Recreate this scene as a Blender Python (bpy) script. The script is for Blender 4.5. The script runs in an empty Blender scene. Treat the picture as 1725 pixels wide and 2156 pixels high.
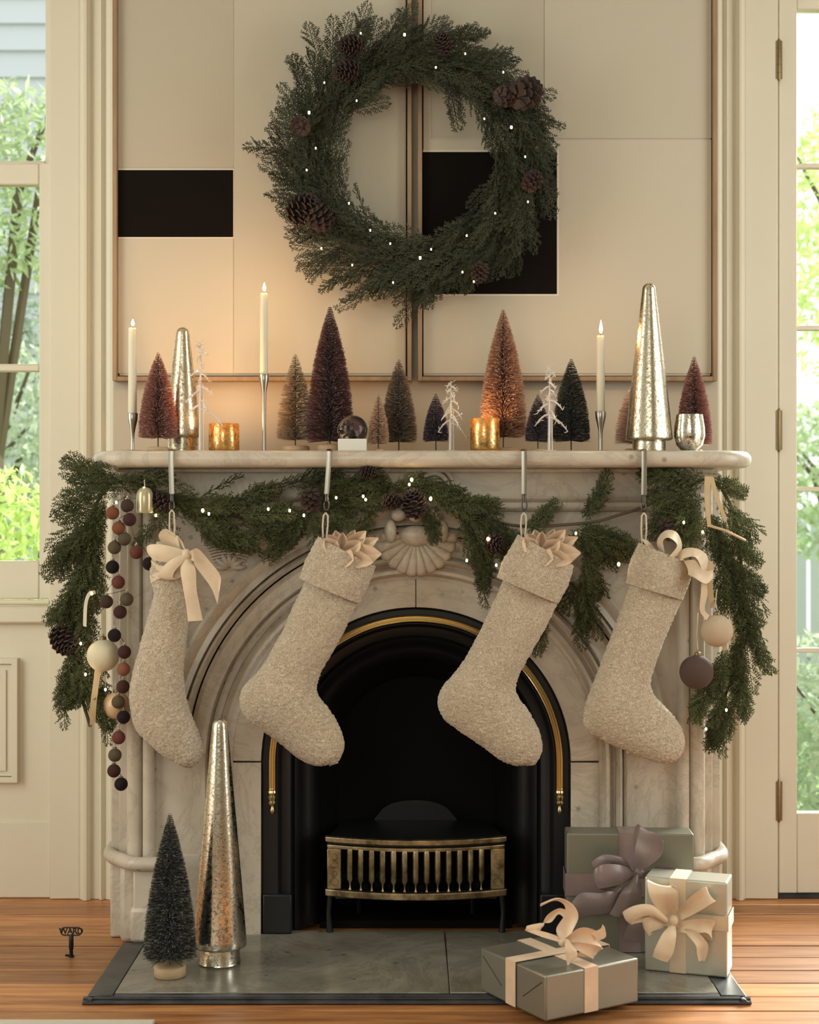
import bpy, bmesh, math, random
import numpy as np
from mathutils import Vector, Matrix, noise
random.seed(7); RNG = np.random.default_rng(7)
PI = math.pi
sc = bpy.context.scene; C = sc.collection
# ------------------------------------------------------------------ camera, world, lights, exposure
F, CX, CY, H = 3200.0, 862.5, 1078.0, 1.006          # focal length in pixels of a 1725 x 2156 frame, eye height
cd = bpy.data.cameras.new('camera'); cam = bpy.data.objects.new('camera', cd); C.objects.link(cam)
cam.location = (0, 0, H); cam.rotation_euler = (PI/2, 0, 0)
cd.sensor_fit = 'VERTICAL'; cd.sensor_height = 36.0; cd.lens = 36.0*F/2156.0
cd.clip_start = 0.05; cd.clip_end = 200
sc.camera = cam
sc.view_settings.view_transform = 'Standard'; sc.view_settings.look = 'None'
sc.view_settings.gamma = 1.0; sc.view_settings.use_curve_mapping = False
sc.view_settings.exposure = -0.06
w = bpy.data.worlds.new('sky'); sc.world = w; w.use_nodes = True
wn = w.node_tree.nodes; wl = w.node_tree.links
bg = wn['Background']; bg.inputs['Color'].default_value = (0.93, 0.97, 1.0, 1); bg.inputs['Strength'].default_value = 1.7
sc.cycles.use_denoising = True
sc.cycles.max_bounces = 8; sc.cycles.diffuse_bounces = 4; sc.cycles.glossy_bounces = 4
sc.cycles.transmission_bounces = 6; sc.cycles.transparent_max_bounces = 12
sc.cycles.caustics_reflective = False; sc.cycles.caustics_refractive = False
sc.cycles.sample_clamp_indirect = 4.0
def area(name, loc, target, sx, sy, power, col):
    l = bpy.data.lights.new(name, 'AREA'); l.shape = 'RECTANGLE'; l.size = sx; l.size_y = sy
    l.energy = power; l.color = col
    o = bpy.data.objects.new(name, l); C.objects.link(o); o.location = loc
    d = Vector(target)-Vector(loc); o.rotation_euler = d.to_track_quat('-Z', 'Y').to_euler()
    return o
area('side_fill_left', (-2.35, 2.2, 1.55), (0, 3.5, 1.0), 1.1, 2.2, 33, (0.95, 1.0, 0.95))  # added fill lamp before the solid left wall, out of view
area('side_fill_right', (2.35, 2.5, 1.45), (0.3, 3.5, 0.9), 1.1, 2.2, 38, (0.96, 1.0, 0.95))  # added fill lamp from the right side, no window behind it
area('rear_fill', (-0.7, -1.2, 2.0), (0, 3.8, 1.3), 2.2, 1.8, 36, (0.97, 1.0, 0.90))  # unseen fill lamp added behind the camera to brighten the front
sl = bpy.data.lights.new('sun', 'SUN'); sl.energy = 14.0; sl.angle = math.radians(24); sl.color = (1.0, 0.95, 0.86)
so = bpy.data.objects.new('sun', sl); C.objects.link(so); so.rotation_euler = Vector((-0.55, -0.72, -0.42)).to_track_quat('-Z', 'Y').to_euler()
cd.dof.use_dof = True; cd.dof.focus_distance = 3.55; cd.dof.aperture_fstop = 4.5

# ------------------------------------------------------------------ helpers
def P(x, y, Y):                                       # the world point seen at a pixel of the photograph, at depth Y
    return Vector(((x-CX)*Y/F, Y, H-(y-CY)*Y/F))
def PX(x, Y): return (x-CX)*Y/F
def PZ(y, Y): return H-(y-CY)*Y/F
def root_loc(o):
    v = Vector((0, 0, 0))
    while o is not None: v += o.location; o = o.parent
    return v
def thing(name, label, cat, loc=(0, 0, 0), group=None):
    o = bpy.data.objects.new(name, None); C.objects.link(o); o.location = loc; o.empty_display_size = 0.05
    o['label'] = label; o['category'] = cat
    if group: o['group'] = group
    return o
def tag(o, label, cat, group=None):
    o['label'] = label; o['category'] = cat
    if group: o['group'] = group
    return o
def finish(name, me, m, parent, angle=40, smooth=True, bevel=0.0, seg=2):
    if m is not None: me.materials.append(m)
    o = bpy.data.objects.new(name, me); C.objects.link(o)
    if parent is not None:
        o.parent = parent
        off = root_loc(parent)
        if off.length > 0: me.transform(Matrix.Translation(-off))
    if smooth:
        me.polygons.foreach_set('use_smooth', [True]*len(me.polygons))
        try: me.set_sharp_from_angle(angle=math.radians(angle))
        except Exception: pass
    if bevel > 0:
        b = o.modifiers.new('edge', 'BEVEL'); b.width = bevel; b.segments = seg; b.limit_method = 'ANGLE'
    return o
class MB:
    def __init__(s): s.v = []; s.f = []
    def add(s, vs, fs):
        n = len(s.v); s.v += [tuple(p) for p in vs]; s.f += [tuple(i+n for i in f) for f in fs]; return s
    def box(s, x0, x1, y0, y1, z0, z1):
        return s.add([(x0,y0,z0),(x1,y0,z0),(x1,y1,z0),(x0,y1,z0),(x0,y0,z1),(x1,y0,z1),(x1,y1,z1),(x0,y1,z1)],
            [(0,3,2,1),(4,5,6,7),(0,1,5,4),(1,2,6,5),(2,3,7,6),(3,0,4,7)])
    def lathe(s, prof, seg=32, c=(0,0,0), wob=None):   # prof: (r, z) from bottom to top
        c = Vector(c); vs = []; fs = []; n = len(prof)
        for r, z in prof:
            for k in range(seg):
                a = 2*PI*k/seg; rr = r*(wob(a, z) if wob else 1)
                vs.append((c.x+rr*math.cos(a), c.y+rr*math.sin(a), c.z+z))
        for i in range(n-1):
            for k in range(seg):
                a, b = i*seg+k, i*seg+(k+1) % seg
                fs.append((a, b, b+seg, a+seg))
        if prof[0][0] > 1e-5: fs.append(tuple(range(seg-1, -1, -1)))
        if prof[-1][0] > 1e-5: fs.append(tuple(range((n-1)*seg, n*seg)))
        return s.add(vs, fs)
    def tube(s, pts, rad, seg=8, cap=True):
        pts = [Vector(p) for p in pts]; n = len(pts)
        rad = rad if hasattr(rad, '__len__') else [rad]*n
        vs = []; fs = []; up = None
        for i in range(n):
            t = (pts[min(i+1, n-1)]-pts[max(i-1, 0)]).normalized()
            if up is None:
                up = Vector((0, 0, 1)) if abs(t.z) < 0.9 else Vector((1, 0, 0))
            u = (up-t*up.dot(t)).normalized(); v = t.cross(u); up = u
            for k in range(seg):
                a = 2*PI*k/seg; vs.append(pts[i]+(u*math.cos(a)+v*math.sin(a))*rad[i])
        for i in range(n-1):
            for k in range(seg):
                a, b = i*seg+k, i*seg+(k+1) % seg
                fs.append((a, b, b+seg, a+seg))
        if cap: fs += [tuple(range(seg-1, -1, -1)), tuple(range((n-1)*seg, n*seg))]
        return s.add(vs, fs)
    def prism(s, poly, y0, y1):                        # poly of (x, z), counter-clockwise seen from the front
        n = len(poly)
        vs = [(x, y0, z) for x, z in poly]+[(x, y1, z) for x, z in poly]
        fs = [tuple(range(n)), tuple(range(2*n-1, n-1, -1))]
        fs += [(i, n+i, n+(i+1) % n, (i+1) % n) for i in range(n)]
        return s.add(vs, fs)
    def prismz(s, poly, z0, z1):                       # poly of (x, y) counter-clockwise from above
        n = len(poly)
        vs = [(x, y, z0) for x, y in poly]+[(x, y, z1) for x, y in poly]
        fs = [tuple(range(n-1, -1, -1)), tuple(range(n, 2*n))]
        fs += [(i, (i+1) % n, n+(i+1) % n, n+i) for i in range(n)]
        return s.add(vs, fs)
    def ball(s, c, rx, ry=None, rz=None, seg=20, rings=12):
        ry = ry or rx; rz = rz or rx; c = Vector(c); vs = [(c.x, c.y, c.z-rz)]; fs = []
        for i in range(1, rings):
            a = -PI/2+PI*i/rings
            for k in range(seg):
                b = 2*PI*k/seg; vs.append((c.x+rx*math.cos(a)*math.cos(b), c.y+ry*math.cos(a)*math.sin(b), c.z+rz*math.sin(a)))
        vs.append((c.x, c.y, c.z+rz)); L = len(vs)-1
        for k in range(seg):
            fs.append((0, 1+(k+1) % seg, 1+k)); fs.append((L, L-seg+k, L-seg+(k+1) % seg))
        for i in range(rings-2):
            for k in range(seg):
                a, b = 1+i*seg+k, 1+i*seg+(k+1) % seg; fs.append((a, b, b+seg, a+seg))
        return s.add(vs, fs)
    def sweep(s, prof, frames, closed=False):          # frames: (origin, u, v); prof: (a, b) -> origin + a u + b v
        vs = []; fs = []; n = len(prof)
        for o, u, v in frames:
            for a, b in prof: vs.append(Vector(o)+Vector(u)*a+Vector(v)*b)
        for i in range(len(frames)-1):
            for k in range(n if closed else n-1):
                a, b = i*n+k, i*n+(k+1) % n
                fs.append((a, b, b+n, a+n))
        if closed: fs += [tuple(range(n-1, -1, -1)), tuple(range((len(frames)-1)*n, len(frames)*n))]
        return s.add(vs, fs)
    def build(s, name, m, parent=None, **k):
        me = bpy.data.meshes.new(name); me.from_pydata(s.v, [], s.f); me.update()
        if k.pop('fixn', True):
            b = bmesh.new(); b.from_mesh(me); bmesh.ops.recalc_face_normals(b, faces=b.faces); b.to_mesh(me); b.free()
        return finish(name, me, m, parent, **k)
def mesh_np(name, V, Fq):                              # fast mesh from numpy arrays, all faces of one size
    me = bpy.data.meshes.new(name); V = np.asarray(V, np.float32); Fq = np.asarray(Fq, np.int32); k = Fq.shape[1]
    me.vertices.add(len(V)); me.vertices.foreach_set('co', V.ravel())
    me.loops.add(Fq.size); me.loops.foreach_set('vertex_index', Fq.ravel())
    me.polygons.add(len(Fq)); me.polygons.foreach_set('loop_start', np.arange(0, Fq.size, k, dtype=np.int32))
    me.update(calc_edges=True); return me
def catmull(pts, n):                                   # pts: array (k, d) -> (n, d)
    p = np.asarray(pts, float); k = len(p); p = np.vstack([2*p[0]-p[1], p, 2*p[-1]-p[-2]])
    t = np.linspace(0, k-1-1e-9, n); i = t.astype(int); f = (t-i)[:, None]
    a, b, c, d = p[i], p[i+1], p[i+2], p[i+3]
    return 0.5*((2*b)+(c-a)*f+(2*a-5*b+4*c-d)*f**2+(3*b-a-3*c+d)*f**3)
def strip(rungs, n=24, m=5, thick=0.0008, sag=0.0):    # a ribbon: rungs of (xa, ya, Ya, xb, yb, Yb) in pixels and depth
    q = [list(P(a, b, c))+list(P(d, e, f)) for a, b, c, d, e, f in rungs]
    return strip3(q, n, m, thick, sag)
def strip3(q, n=24, m=5, thick=0.0008, sag=0.0):
    q = catmull(q, n); A, B = q[:, :3], q[:, 3:]
    s = np.linspace(0, 1, m)[None, :, None]
    G = A[:, None]*(1-s)+B[:, None]*s
    du = np.gradient(G, axis=0); dv = np.gradient(G, axis=1); N = np.cross(du, dv)
    N /= np.maximum(np.linalg.norm(N, axis=2, keepdims=True), 1e-9)
    if sag: G = G+N*(np.sin(PI*s)*sag)
    U, L = (G+N*thick/2).reshape(-1, 3), (G-N*thick/2).reshape(-1, 3); K = n*m
    fs = []
    for i in range(n-1):
        for j in range(m-1):
            a = i*m+j; fs.append((a, a+1, a+m+1, a+m)); fs.append((K+a, K+a+m, K+a+m+1, K+a+1))
    for i in range(n-1):
        a = i*m; fs.append((a, a+m, K+a+m, K+a)); a = i*m+m-1; fs.append((a, K+a, K+a+m, a+m))
    for j in range(m-1):
        fs.append((j, K+j, K+j+1, j+1)); a = (n-1)*m+j; fs.append((a, a+1, K+a+1, K+a))
    return np.vstack([U, L]).tolist(), fs

# ------------------------------------------------------------------ materials
def mat(name, col=(0.8, 0.8, 0.8), rough=0.5, metal=0.0, spec=0.5, sheen=0.0, trans=0.0, coat=0.0, emit=None, estr=0.0):
    m = bpy.data.materials.new(name); m.use_nodes = True; b = m.node_tree.nodes['Principled BSDF']
    b.inputs['Base Color'].default_value = (*col, 1); b.inputs['Roughness'].default_value = rough
    b.inputs['Metallic'].default_value = metal; b.inputs['Specular IOR Level'].default_value = spec
    b.inputs['Sheen Weight'].default_value = sheen; b.inputs['Transmission Weight'].default_value = trans
    b.inputs['Coat Weight'].default_value = coat
    if emit: b.inputs['Emission Color'].default_value = (*emit, 1); b.inputs['Emission Strength'].default_value = estr
    return m
def nd(m, t, **k):
    n = m.node_tree.nodes.new(t)
    for a, v in k.items():
        if a in n.inputs: n.inputs[a].default_value = v
        else: setattr(n, a, v)
    return n
def ln(m, a, ao, b, bi): m.node_tree.links.new(a.outputs[ao], b.inputs[bi])
def bsdf(m): return m.node_tree.nodes['Principled BSDF']
def ramp(m, stops):
    r = m.node_tree.nodes.new('ShaderNodeValToRGB'); e = r.color_ramp.elements
    while len(e) < len(stops): e.new(0.5)
    for i, (p, c) in enumerate(stops): e[i].position = p; e[i].color = (*c, 1)
    return r
def coords(m, scale=(1, 1, 1), which='Object'):
    t = nd(m, 'ShaderNodeTexCoord'); p = nd(m, 'ShaderNodeMapping'); p.inputs['Scale'].default_value = scale
    ln(m, t, which, p, 'Vector'); return p
def noisy(m, scale, stops, detail=4, sc3=(1, 1, 1), dist=0.0, to='Base Color', rough=0.6):
    p = coords(m, sc3); n = nd(m, 'ShaderNodeTexNoise'); n.inputs['Scale'].default_value = scale
    n.inputs['Detail'].default_value = detail; n.inputs['Distortion'].default_value = dist; n.inputs['Roughness'].default_value = rough
    ln(m, p, 'Vector', n, 'Vector'); r = ramp(m, stops); ln(m, n, 'Fac', r, 'Fac'); ln(m, r, 'Color', bsdf(m), to)
    return n, r
def bump(m, scale, strength, dist=0.001, kind='noise', sc3=(1, 1, 1)):
    p = coords(m, sc3)
    if kind == 'noise': n = nd(m, 'ShaderNodeTexNoise'); n.inputs['Detail'].default_value = 4; out = 'Fac'
    else: n = nd(m, 'ShaderNodeTexVoronoi'); out = 'Distance'
    n.inputs['Scale'].default_value = scale; ln(m, p, 'Vector', n, 'Vector')
    b = nd(m, 'ShaderNodeBump'); b.inputs['Strength'].default_value = strength; b.inputs['Distance'].default_value = dist
    if kind != 'noise': b.invert = True
    ln(m, n, out, b, 'Height'); ln(m, b, 'Normal', bsdf(m), 'Normal')
M = {}
M['cream_paint'] = mat('cream_paint', (0.72, 0.66, 0.53), 0.42)
noisy(M['cream_paint'], 2.5, [(0.3, (0.70, 0.645, 0.515)), (0.7, (0.735, 0.68, 0.55))])
M['wall_paint'] = mat('wall_paint', (0.50, 0.43, 0.33), 0.7)
M['white_paint'] = mat('white_paint', (0.76, 0.73, 0.66), 0.6)
def marble(name, a, b, c, rough=0.32):
    m = mat(name, a, rough)
    p = coords(m)
    n1 = nd(m, 'ShaderNodeTexNoise'); n1.inputs['Scale'].default_value = 5; n1.inputs['Detail'].default_value = 8; n1.inputs['Distortion'].default_value = 1.4
    ln(m, p, 'Vector', n1, 'Vector'); r1 = ramp(m, [(0.25, b), (0.6, a)]); ln(m, n1, 'Fac', r1, 'Fac')
    n2 = nd(m, 'ShaderNodeTexNoise'); n2.inputs['Scale'].default_value = 3.2; n2.inputs['Detail'].default_value = 9; n2.inputs['Distortion'].default_value = 2.6; n2.inputs['Roughness'].default_value = 0.7
    ln(m, p, 'Vector', n2, 'Vector'); r2 = ramp(m, [(0.455, (0, 0, 0)), (0.49, (0.42, 0.42, 0.42)), (0.53, (0, 0, 0))]); ln(m, n2, 'Fac', r2, 'Fac')
    mx = nd(m, 'ShaderNodeMix', data_type='RGBA'); mx.inputs[7].default_value = (*c, 1)
    ln(m, r2, 'Color', mx, 0); ln(m, r1, 'Color', mx, 6)
    v = nd(m, 'ShaderNodeTexVoronoi'); v.inputs['Scale'].default_value = 16; v.inputs['Randomness'].default_value = 1; ln(m, p, 'Vector', v, 'Vector')
    r3 = ramp(m, [(0.05, (0.7, 0.7, 0.7)), (0.13, (0, 0, 0))]); ln(m, v, 'Distance', r3, 'Fac')
    mx2 = nd(m, 'ShaderNodeMix', data_type='RGBA'); mx2.inputs[7].default_value = (*[x*0.6 for x in c], 1)
    ln(m, r3, 'Color', mx2, 0); ln(m, mx, 2, mx2, 6); ln(m, mx2, 2, bsdf(m), 'Base Color')
    return m
M['marble'] = marble('aged_marble', (0.60, 0.525, 0.43), (0.49, 0.425, 0.345), (0.34, 0.285, 0.225))
M['hearth'] = marble('grey_hearth_marble', (0.25, 0.23, 0.185), (0.15, 0.14, 0.112), (0.10, 0.095, 0.085), 0.22)
M['slate'] = mat('black_slate', (0.030, 0.031, 0.036), 0.35); noisy(M['slate'], 14, [(0.35, (0.02, 0.021, 0.025)), (0.7, (0.06, 0.062, 0.07))])
M['iron'] = mat('black_iron', (0.008, 0.008, 0.009), 0.38, spec=0.4)
M['soot'] = mat('sooty_firebox', (0.006, 0.006, 0.006), 0.8, spec=0.1)
M['brass'] = mat('polished_brass', (0.72, 0.57, 0.30), 0.24, 1.0)
M['old_brass'] = mat('worn_brass', (0.42, 0.34, 0.20), 0.38, 1.0); noisy(M['old_brass'], 30, [(0.35, (0.16, 0.12, 0.07)), (0.65, (0.50, 0.41, 0.25))])
M['steel'] = mat('brushed_silver', (0.42, 0.39, 0.34), 0.32, 1.0)
M['dark_metal'] = mat('dark_metal', (0.10, 0.09, 0.08), 0.35, 1.0)
M['hinge'] = mat('aged_brass_hinge', (0.30, 0.23, 0.13), 0.45, 1.0)
def wood(name, a, b, rough, sc3, rand=0.25):
    m = mat(name, a, rough)
    n, r = noisy(m, 3.0, [(0.3, b), (0.68, a)], 6, sc3, 0.6)
    oi = nd(m, 'ShaderNodeObjectInfo'); hs = nd(m, 'ShaderNodeHueSaturation')
    mr = nd(m, 'ShaderNodeMapRange'); mr.inputs['To Min'].default_value = 1-rand; mr.inputs['To Max'].default_value = 1+rand
    ln(m, oi, 'Random', mr, 'Value'); ln(m, mr, 'Result', hs, 'Value'); ln(m, r, 'Color', hs, 'Color'); ln(m, hs, 'Color', bsdf(m), 'Base Color')
    return m
M['floor_wood'] = wood('worn_pine_floor', (0.60, 0.275, 0.100), (0.27, 0.095, 0.032), 0.40, (1.2, 16, 16), 0.36)
bump(M['floor_wood'], 4, 0.25, 0.002, sc3=(1.5, 20, 20))
M['frame_wood'] = wood('pale_oak_frame', (0.36, 0.24, 0.14), (0.25, 0.155, 0.085), 0.45, (12, 12, 1.5), 0.05)
M['disc_wood'] = wood('light_wood_disc', (0.62, 0.46, 0.29), (0.48, 0.33, 0.19), 0.5, (3, 3, 20), 0.1)
M['canvas'] = mat('cream_canvas', (0.50, 0.452, 0.355), 0.9); bump(M['canvas'], 500, 0.15, 0.0005)
M['canvas_b'] = mat('pale_canvas', (0.53, 0.475, 0.375), 0.9); bump(M['canvas_b'], 500, 0.15, 0.0005)
M['canvas_c'] = mat('taupe_canvas', (0.455, 0.405, 0.315), 0.9); bump(M['canvas_c'], 500, 0.15, 0.0005)
M['canvas_k'] = mat('black_canvas', (0.006, 0.004, 0.003), 0.8, spec=0.1)
M['canvas_w'] = mat('white_edge', (0.68, 0.62, 0.52), 0.8)
def boucle():
    m = mat('cream_boucle', (0.60, 0.51, 0.39), 0.95, sheen=0.25, spec=0.1)
    p = coords(m); v = nd(m, 'ShaderNodeTexVoronoi'); v.inputs['Scale'].default_value = 230
    nn = nd(m, 'ShaderNodeTexNoise'); nn.inputs['Scale'].default_value = 90; nn.inputs['Detail'].default_value = 3
    mp = nd(m, 'ShaderNodeMix', data_type='VECTOR'); mp.inputs[0].default_value = 0.05
    ln(m, p, 'Vector', nn, 'Vector'); ln(m, p, 'Vector', mp, 4); ln(m, nn, 'Color', mp, 5); ln(m, mp, 1, v, 'Vector')
    r = ramp(m, [(0.15, (0.90, 0.765, 0.595)), (0.75, (0.46, 0.37, 0.265))]); ln(m, v, 'Distance', r, 'Fac'); ln(m, r, 'Color', bsdf(m), 'Base Color')
    b = nd(m, 'ShaderNodeBump'); b.invert = True; b.inputs['Strength'].default_value = 0.9; b.inputs['Distance'].default_value = 0.0025
    ln(m, v, 'Distance', b, 'Height'); ln(m, b, 'Normal', bsdf(m), 'Normal'); return m
M['boucle'] = boucle()
def fabric(name, col, rough=0.5, sheen=0.3, sat=0.0):
    m = mat(name, col, rough, sheen=sheen); noisy(m, 18, [(0.3, tuple(x*0.88 for x in col)), (0.7, tuple(min(1, x*1.08) for x in col))])
    bump(m, 40, 0.25, 0.0012); return m
M['peach_ribbon'] = fabric('peach_satin', (0.76, 0.57, 0.41), 0.30, 0.1)
M['cream_ribbon'] = fabric('cream_satin', (0.72, 0.57, 0.40), 0.5)
M['mauve_ribbon'] = fabric('mauve_satin', (0.235, 0.175, 0.168), 0.27, 0.05)
M['tan_ribbon'] = fabric('tan_ribbon', (0.55, 0.40, 0.22), 0.5)
M['white_ribbon'] = fabric('ivory_ribbon', (0.72, 0.64, 0.52), 0.5)
M['tissue'] = fabric('peach_tissue', (0.74, 0.56, 0.40), 0.7)
M['cord'] = mat('cream_cord', (0.66, 0.56, 0.44), 0.8)
def paper(name, col, rough, metal):
    m = mat(name, col, rough, metal); bump(m, 9, 0.16, 0.004); return m
M['paper_green'] = paper('sage_foil_paper', (0.29, 0.285, 0.235), 0.33, 0.6)
M['paper_olive'] = paper('olive_paper', (0.20, 0.195, 0.15), 0.42, 0.3)
M['paper_pale'] = paper('pale_silver_paper', (0.55, 0.55, 0.47), 0.32, 0.5)
def wax(name, col):
    m = mat(name, col, 0.4); b = bsdf(m); b.inputs['Subsurface Weight'].default_value = 0.25; b.inputs['Subsurface Scale'].default_value = 0.01
    b.inputs['Subsurface Radius'].default_value = (1, 0.6, 0.3); return m
M['wax'] = wax('ivory_wax', (0.74, 0.69, 0.54))
M['wick'] = mat('burnt_wick', (0.02, 0.015, 0.01), 0.9)
M['flame'] = mat('candle_flame', (1, 0.8, 0.4), 1.0, emit=(1.0, 0.80, 0.46), estr=7.0)
M['bulb'] = mat('lit_bulb', (1, 0.9, 0.6), 0.4, emit=(1.0, 0.74, 0.34), estr=40.0)
M['glow'] = mat('tealight_flame', (1, 0.8, 0.4), 1.0, emit=(1.0, 0.66, 0.28), estr=14.0)
def mercury(name, a, b, dark, rough=0.16, sc3=1.0, trans=0.0):
    m = mat(name, a, rough, 1.0)
    p = coords(m); n = nd(m, 'ShaderNodeTexNoise'); n.inputs['Scale'].default_value = 120*sc3; n.inputs['Detail'].default_value = 6; n.inputs['Roughness'].default_value = 0.8
    ln(m, p, 'Vector', n, 'Vector'); r = ramp(m, [(0.37, dark), (0.46, b), (0.56, a)]); ln(m, n, 'Fac', r, 'Fac'); ln(m, r, 'Color', bsdf(m), 'Base Color')
    v = nd(m, 'ShaderNodeTexVoronoi'); v.inputs['Scale'].default_value = 170*sc3; ln(m, p, 'Vector', v, 'Vector')
    bb = nd(m, 'ShaderNodeBump'); bb.inputs['Strength'].default_value = 0.22; bb.inputs['Distance'].default_value = 0.0008
    rr = ramp(m, [(0.35, (0.5, 0.5, 0.5)), (0.55, (rough, rough, rough))]); ln(m, n, 'Fac', rr, 'Fac'); ln(m, rr, 'Color', bsdf(m), 'Roughness')
    ln(m, v, 'Distance', bb, 'Height'); ln(m, bb, 'Normal', bsdf(m), 'Normal'); return m
M['mercury'] = mercury('silver_mercury_glass', (0.86, 0.83, 0.75), (0.70, 0.66, 0.57), (0.09, 0.08, 0.06), 0.13)
M['mercury_gold'] = mercury('champagne_mercury_glass', (0.72, 0.67, 0.55), (0.56, 0.50, 0.38), (0.14, 0.115, 0.07), 0.22, 1.1)
M['gold_glass'] = mercury('gold_mercury_glass', (0.85, 0.62, 0.28), (0.60, 0.40, 0.15), (0.16, 0.09, 0.03), 0.2, 1.2)
m = M['gold_glass']; tl = nd(m, 'ShaderNodeBsdfTranslucent'); tl.inputs['Color'].default_value = (1.0, 0.66, 0.28, 1)
mx = nd(m, 'ShaderNodeMixShader'); p = coords(m); n = nd(m, 'ShaderNodeTexNoise'); n.inputs['Scale'].default_value = 110; n.inputs['Detail'].default_value = 5; ln(m, p, 'Vector', n, 'Vector')
r = ramp(m, [(0.40, (0.06, 0.06, 0.06)), (0.66, (0.55, 0.55, 0.55))]); ln(m, n, 'Fac', r, 'Fac'); ln(m, r, 'Color', mx, 0)
ln(m, bsdf(m), 'BSDF', mx, 1); ln(m, tl, 'BSDF', mx, 2); ln(m, mx, 'Shader', m.node_tree.nodes['Material Output'], 'Surface')
def glass(name, col, tr=0.75, rough=0.05):            # thin clear glass: see-through plus a Fresnel reflection
    m = bpy.data.materials.new(name); m.use_nodes = True; t = m.node_tree; t.nodes.remove(t.nodes['Principled BSDF'])
    out = t.nodes['Material Output']; a = t.nodes.new('ShaderNodeBsdfTransparent'); g = t.nodes.new('ShaderNodeBsdfGlossy')
    a.inputs[0].default_value = (*col, 1); g.inputs['Roughness'].default_value = rough
    fr = t.nodes.new('ShaderNodeLayerWeight'); fr.inputs['Blend'].default_value = 1-tr
    mx = t.nodes.new('ShaderNodeMixShader'); t.links.new(fr.outputs['Fresnel'], mx.inputs[0]); t.links.new(a.outputs[0], mx.inputs[1]); t.links.new(g.outputs[0], mx.inputs[2])
    t.links.new(mx.outputs[0], out.inputs[0]); return m
M['pane'] = glass('window_glass', (0.97, 0.985, 0.97), 0.88, 0.0)
M['clear'] = mat('clear_globe_glass', (0.97, 0.97, 0.94), 0.02, trans=1.0); bsdf(M['clear']).inputs['IOR'].default_value = 1.33
M['twig_glass'] = mat('pale_pink_glass', (0.93, 0.86, 0.80), 0.10, trans=0.30)
def leafy(name, a, b, rough=0.55, transl=0.3):
    m = mat(name, a, rough, spec=0.3); oi = nd(m, 'ShaderNodeObjectInfo')
    p = coords(m); n = nd(m, 'ShaderNodeTexNoise'); n.inputs['Scale'].default_value = 25; ln(m, p, 'Vector', n, 'Vector')
    ad = nd(m, 'ShaderNodeMath', operation='ADD'); ln(m, oi, 'Random', ad, 0); ln(m, n, 'Fac', ad, 1)
    r = ramp(m, [(0.35, a), (1.0, b)]); ln(m, ad, 'Value', r, 'Fac'); ln(m, r, 'Color', bsdf(m), 'Base Color')
    if transl > 0:
        t = nd(m, 'ShaderNodeBsdfTranslucent'); mx = nd(m, 'ShaderNodeMixShader'); mx.inputs[0].default_value = transl
        ln(m, r, 'Color', t, 'Color'); ln(m, bsdf(m), 'BSDF', mx, 1); ln(m, t, 'BSDF', mx, 2); ln(m, mx, 'Shader', m.node_tree.nodes['Material Output'], 'Surface')
    return m
M['cedar_wreath'] = leafy('wreath_cedar', (0.030, 0.037, 0.024), (0.078, 0.088, 0.054), 0.6, 0.12)
M['cedar'] = leafy('garland_cedar', (0.038, 0.046, 0.023), (0.130, 0.145, 0.062), 0.55, 0.25)
M['stem'] = mat('brown_stem', (0.10, 0.075, 0.045), 0.8)
M['cone'] = mat('pine_cone', (0.10, 0.052, 0.036), 0.7); noisy(M['cone'], 60, [(0.3, (0.016, 0.009, 0.008)), (0.7, (0.060, 0.030, 0.023))])
M['leaf_a'] = leafy('garden_leaf_green', (0.16, 0.25, 0.12), (0.44, 0.54, 0.32), 0.5, 0.4)
M['leaf_b'] = leafy('garden_leaf_lime', (0.40, 0.55, 0.18), (0.72, 0.84, 0.38), 0.5, 0.45)
M['leaf_c'] = leafy('garden_leaf_grey', (0.18, 0.25, 0.18), (0.50, 0.58, 0.44), 0.5, 0.4)
M['bark'] = mat('bark', (0.12, 0.09, 0.06), 0.9)
M['siding'] = mat('white_siding', (0.52, 0.54, 0.56), 0.7)
M['lawn'] = mat('lawn', (0.12, 0.24, 0.05), 0.9); noisy(M['lawn'], 30, [(0.3, (0.08, 0.18, 0.03)), (0.7, (0.25, 0.40, 0.1))])
M['rug'] = mat('pale_rug', (0.60, 0.55, 0.47), 0.95); bump(M['rug'], 300, 0.6, 0.003)

# ------------------------------------------------------------------ room shell
YW, YB = 3.965, 3.83                                   # window wall, chimney breast
ZC = 3.1
def struct(o): o['kind'] = 'structure'; return o
def S(mb, name, m, **k): return struct(mb.build(name, m, None, **k))
XL, XR, YR = -2.6, 2.6, -1.6
XB0, XB1 = PX(237, YB), PX(1514, YB)
fl = S(MB().box(XL, XR, YR, YW+0.15, -0.08, -0.02), 'floor', M['soot'])
y = YW+0.02; boards = []; bi = 0
while y > 0.7:
    wd = 0.088+0.010*random.random()
    y0 = y-wd
    segs = [XL, random.uniform(-2.0, -1.3), random.uniform(1.4, 2.2), XR] if random.random() < 0.5 else [XL, XR]
    for a, c in zip(segs[:-1], segs[1:]):
        jg = random.choice((0.0022, 0.0034, 0.0044)); o = MB().box(a+0.0008, c-0.0008, y0+jg, y-jg, -0.02, random.uniform(-0.0012, 0.0))
        o = o.build('floorboard', M['floor_wood'], fl, bevel=0.0015, seg=1)
    y = y0
S(MB().box(XL, XR, YR, 4.35, ZC, ZC+0.1), 'ceiling', M['white_paint'])
S(MB().box(XL-0.1, XL, YR, YW, -0.08, ZC), 'wall_left', M['cream_paint'])
S(MB().box(XR, XR+0.1, YR, YW, -0.08, ZC), 'wall_right', M['cream_paint'])
S(MB().box(XL, XR, YR-0.1, YR, -0.08, ZC), 'wall_rear', M['cream_paint'])
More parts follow.
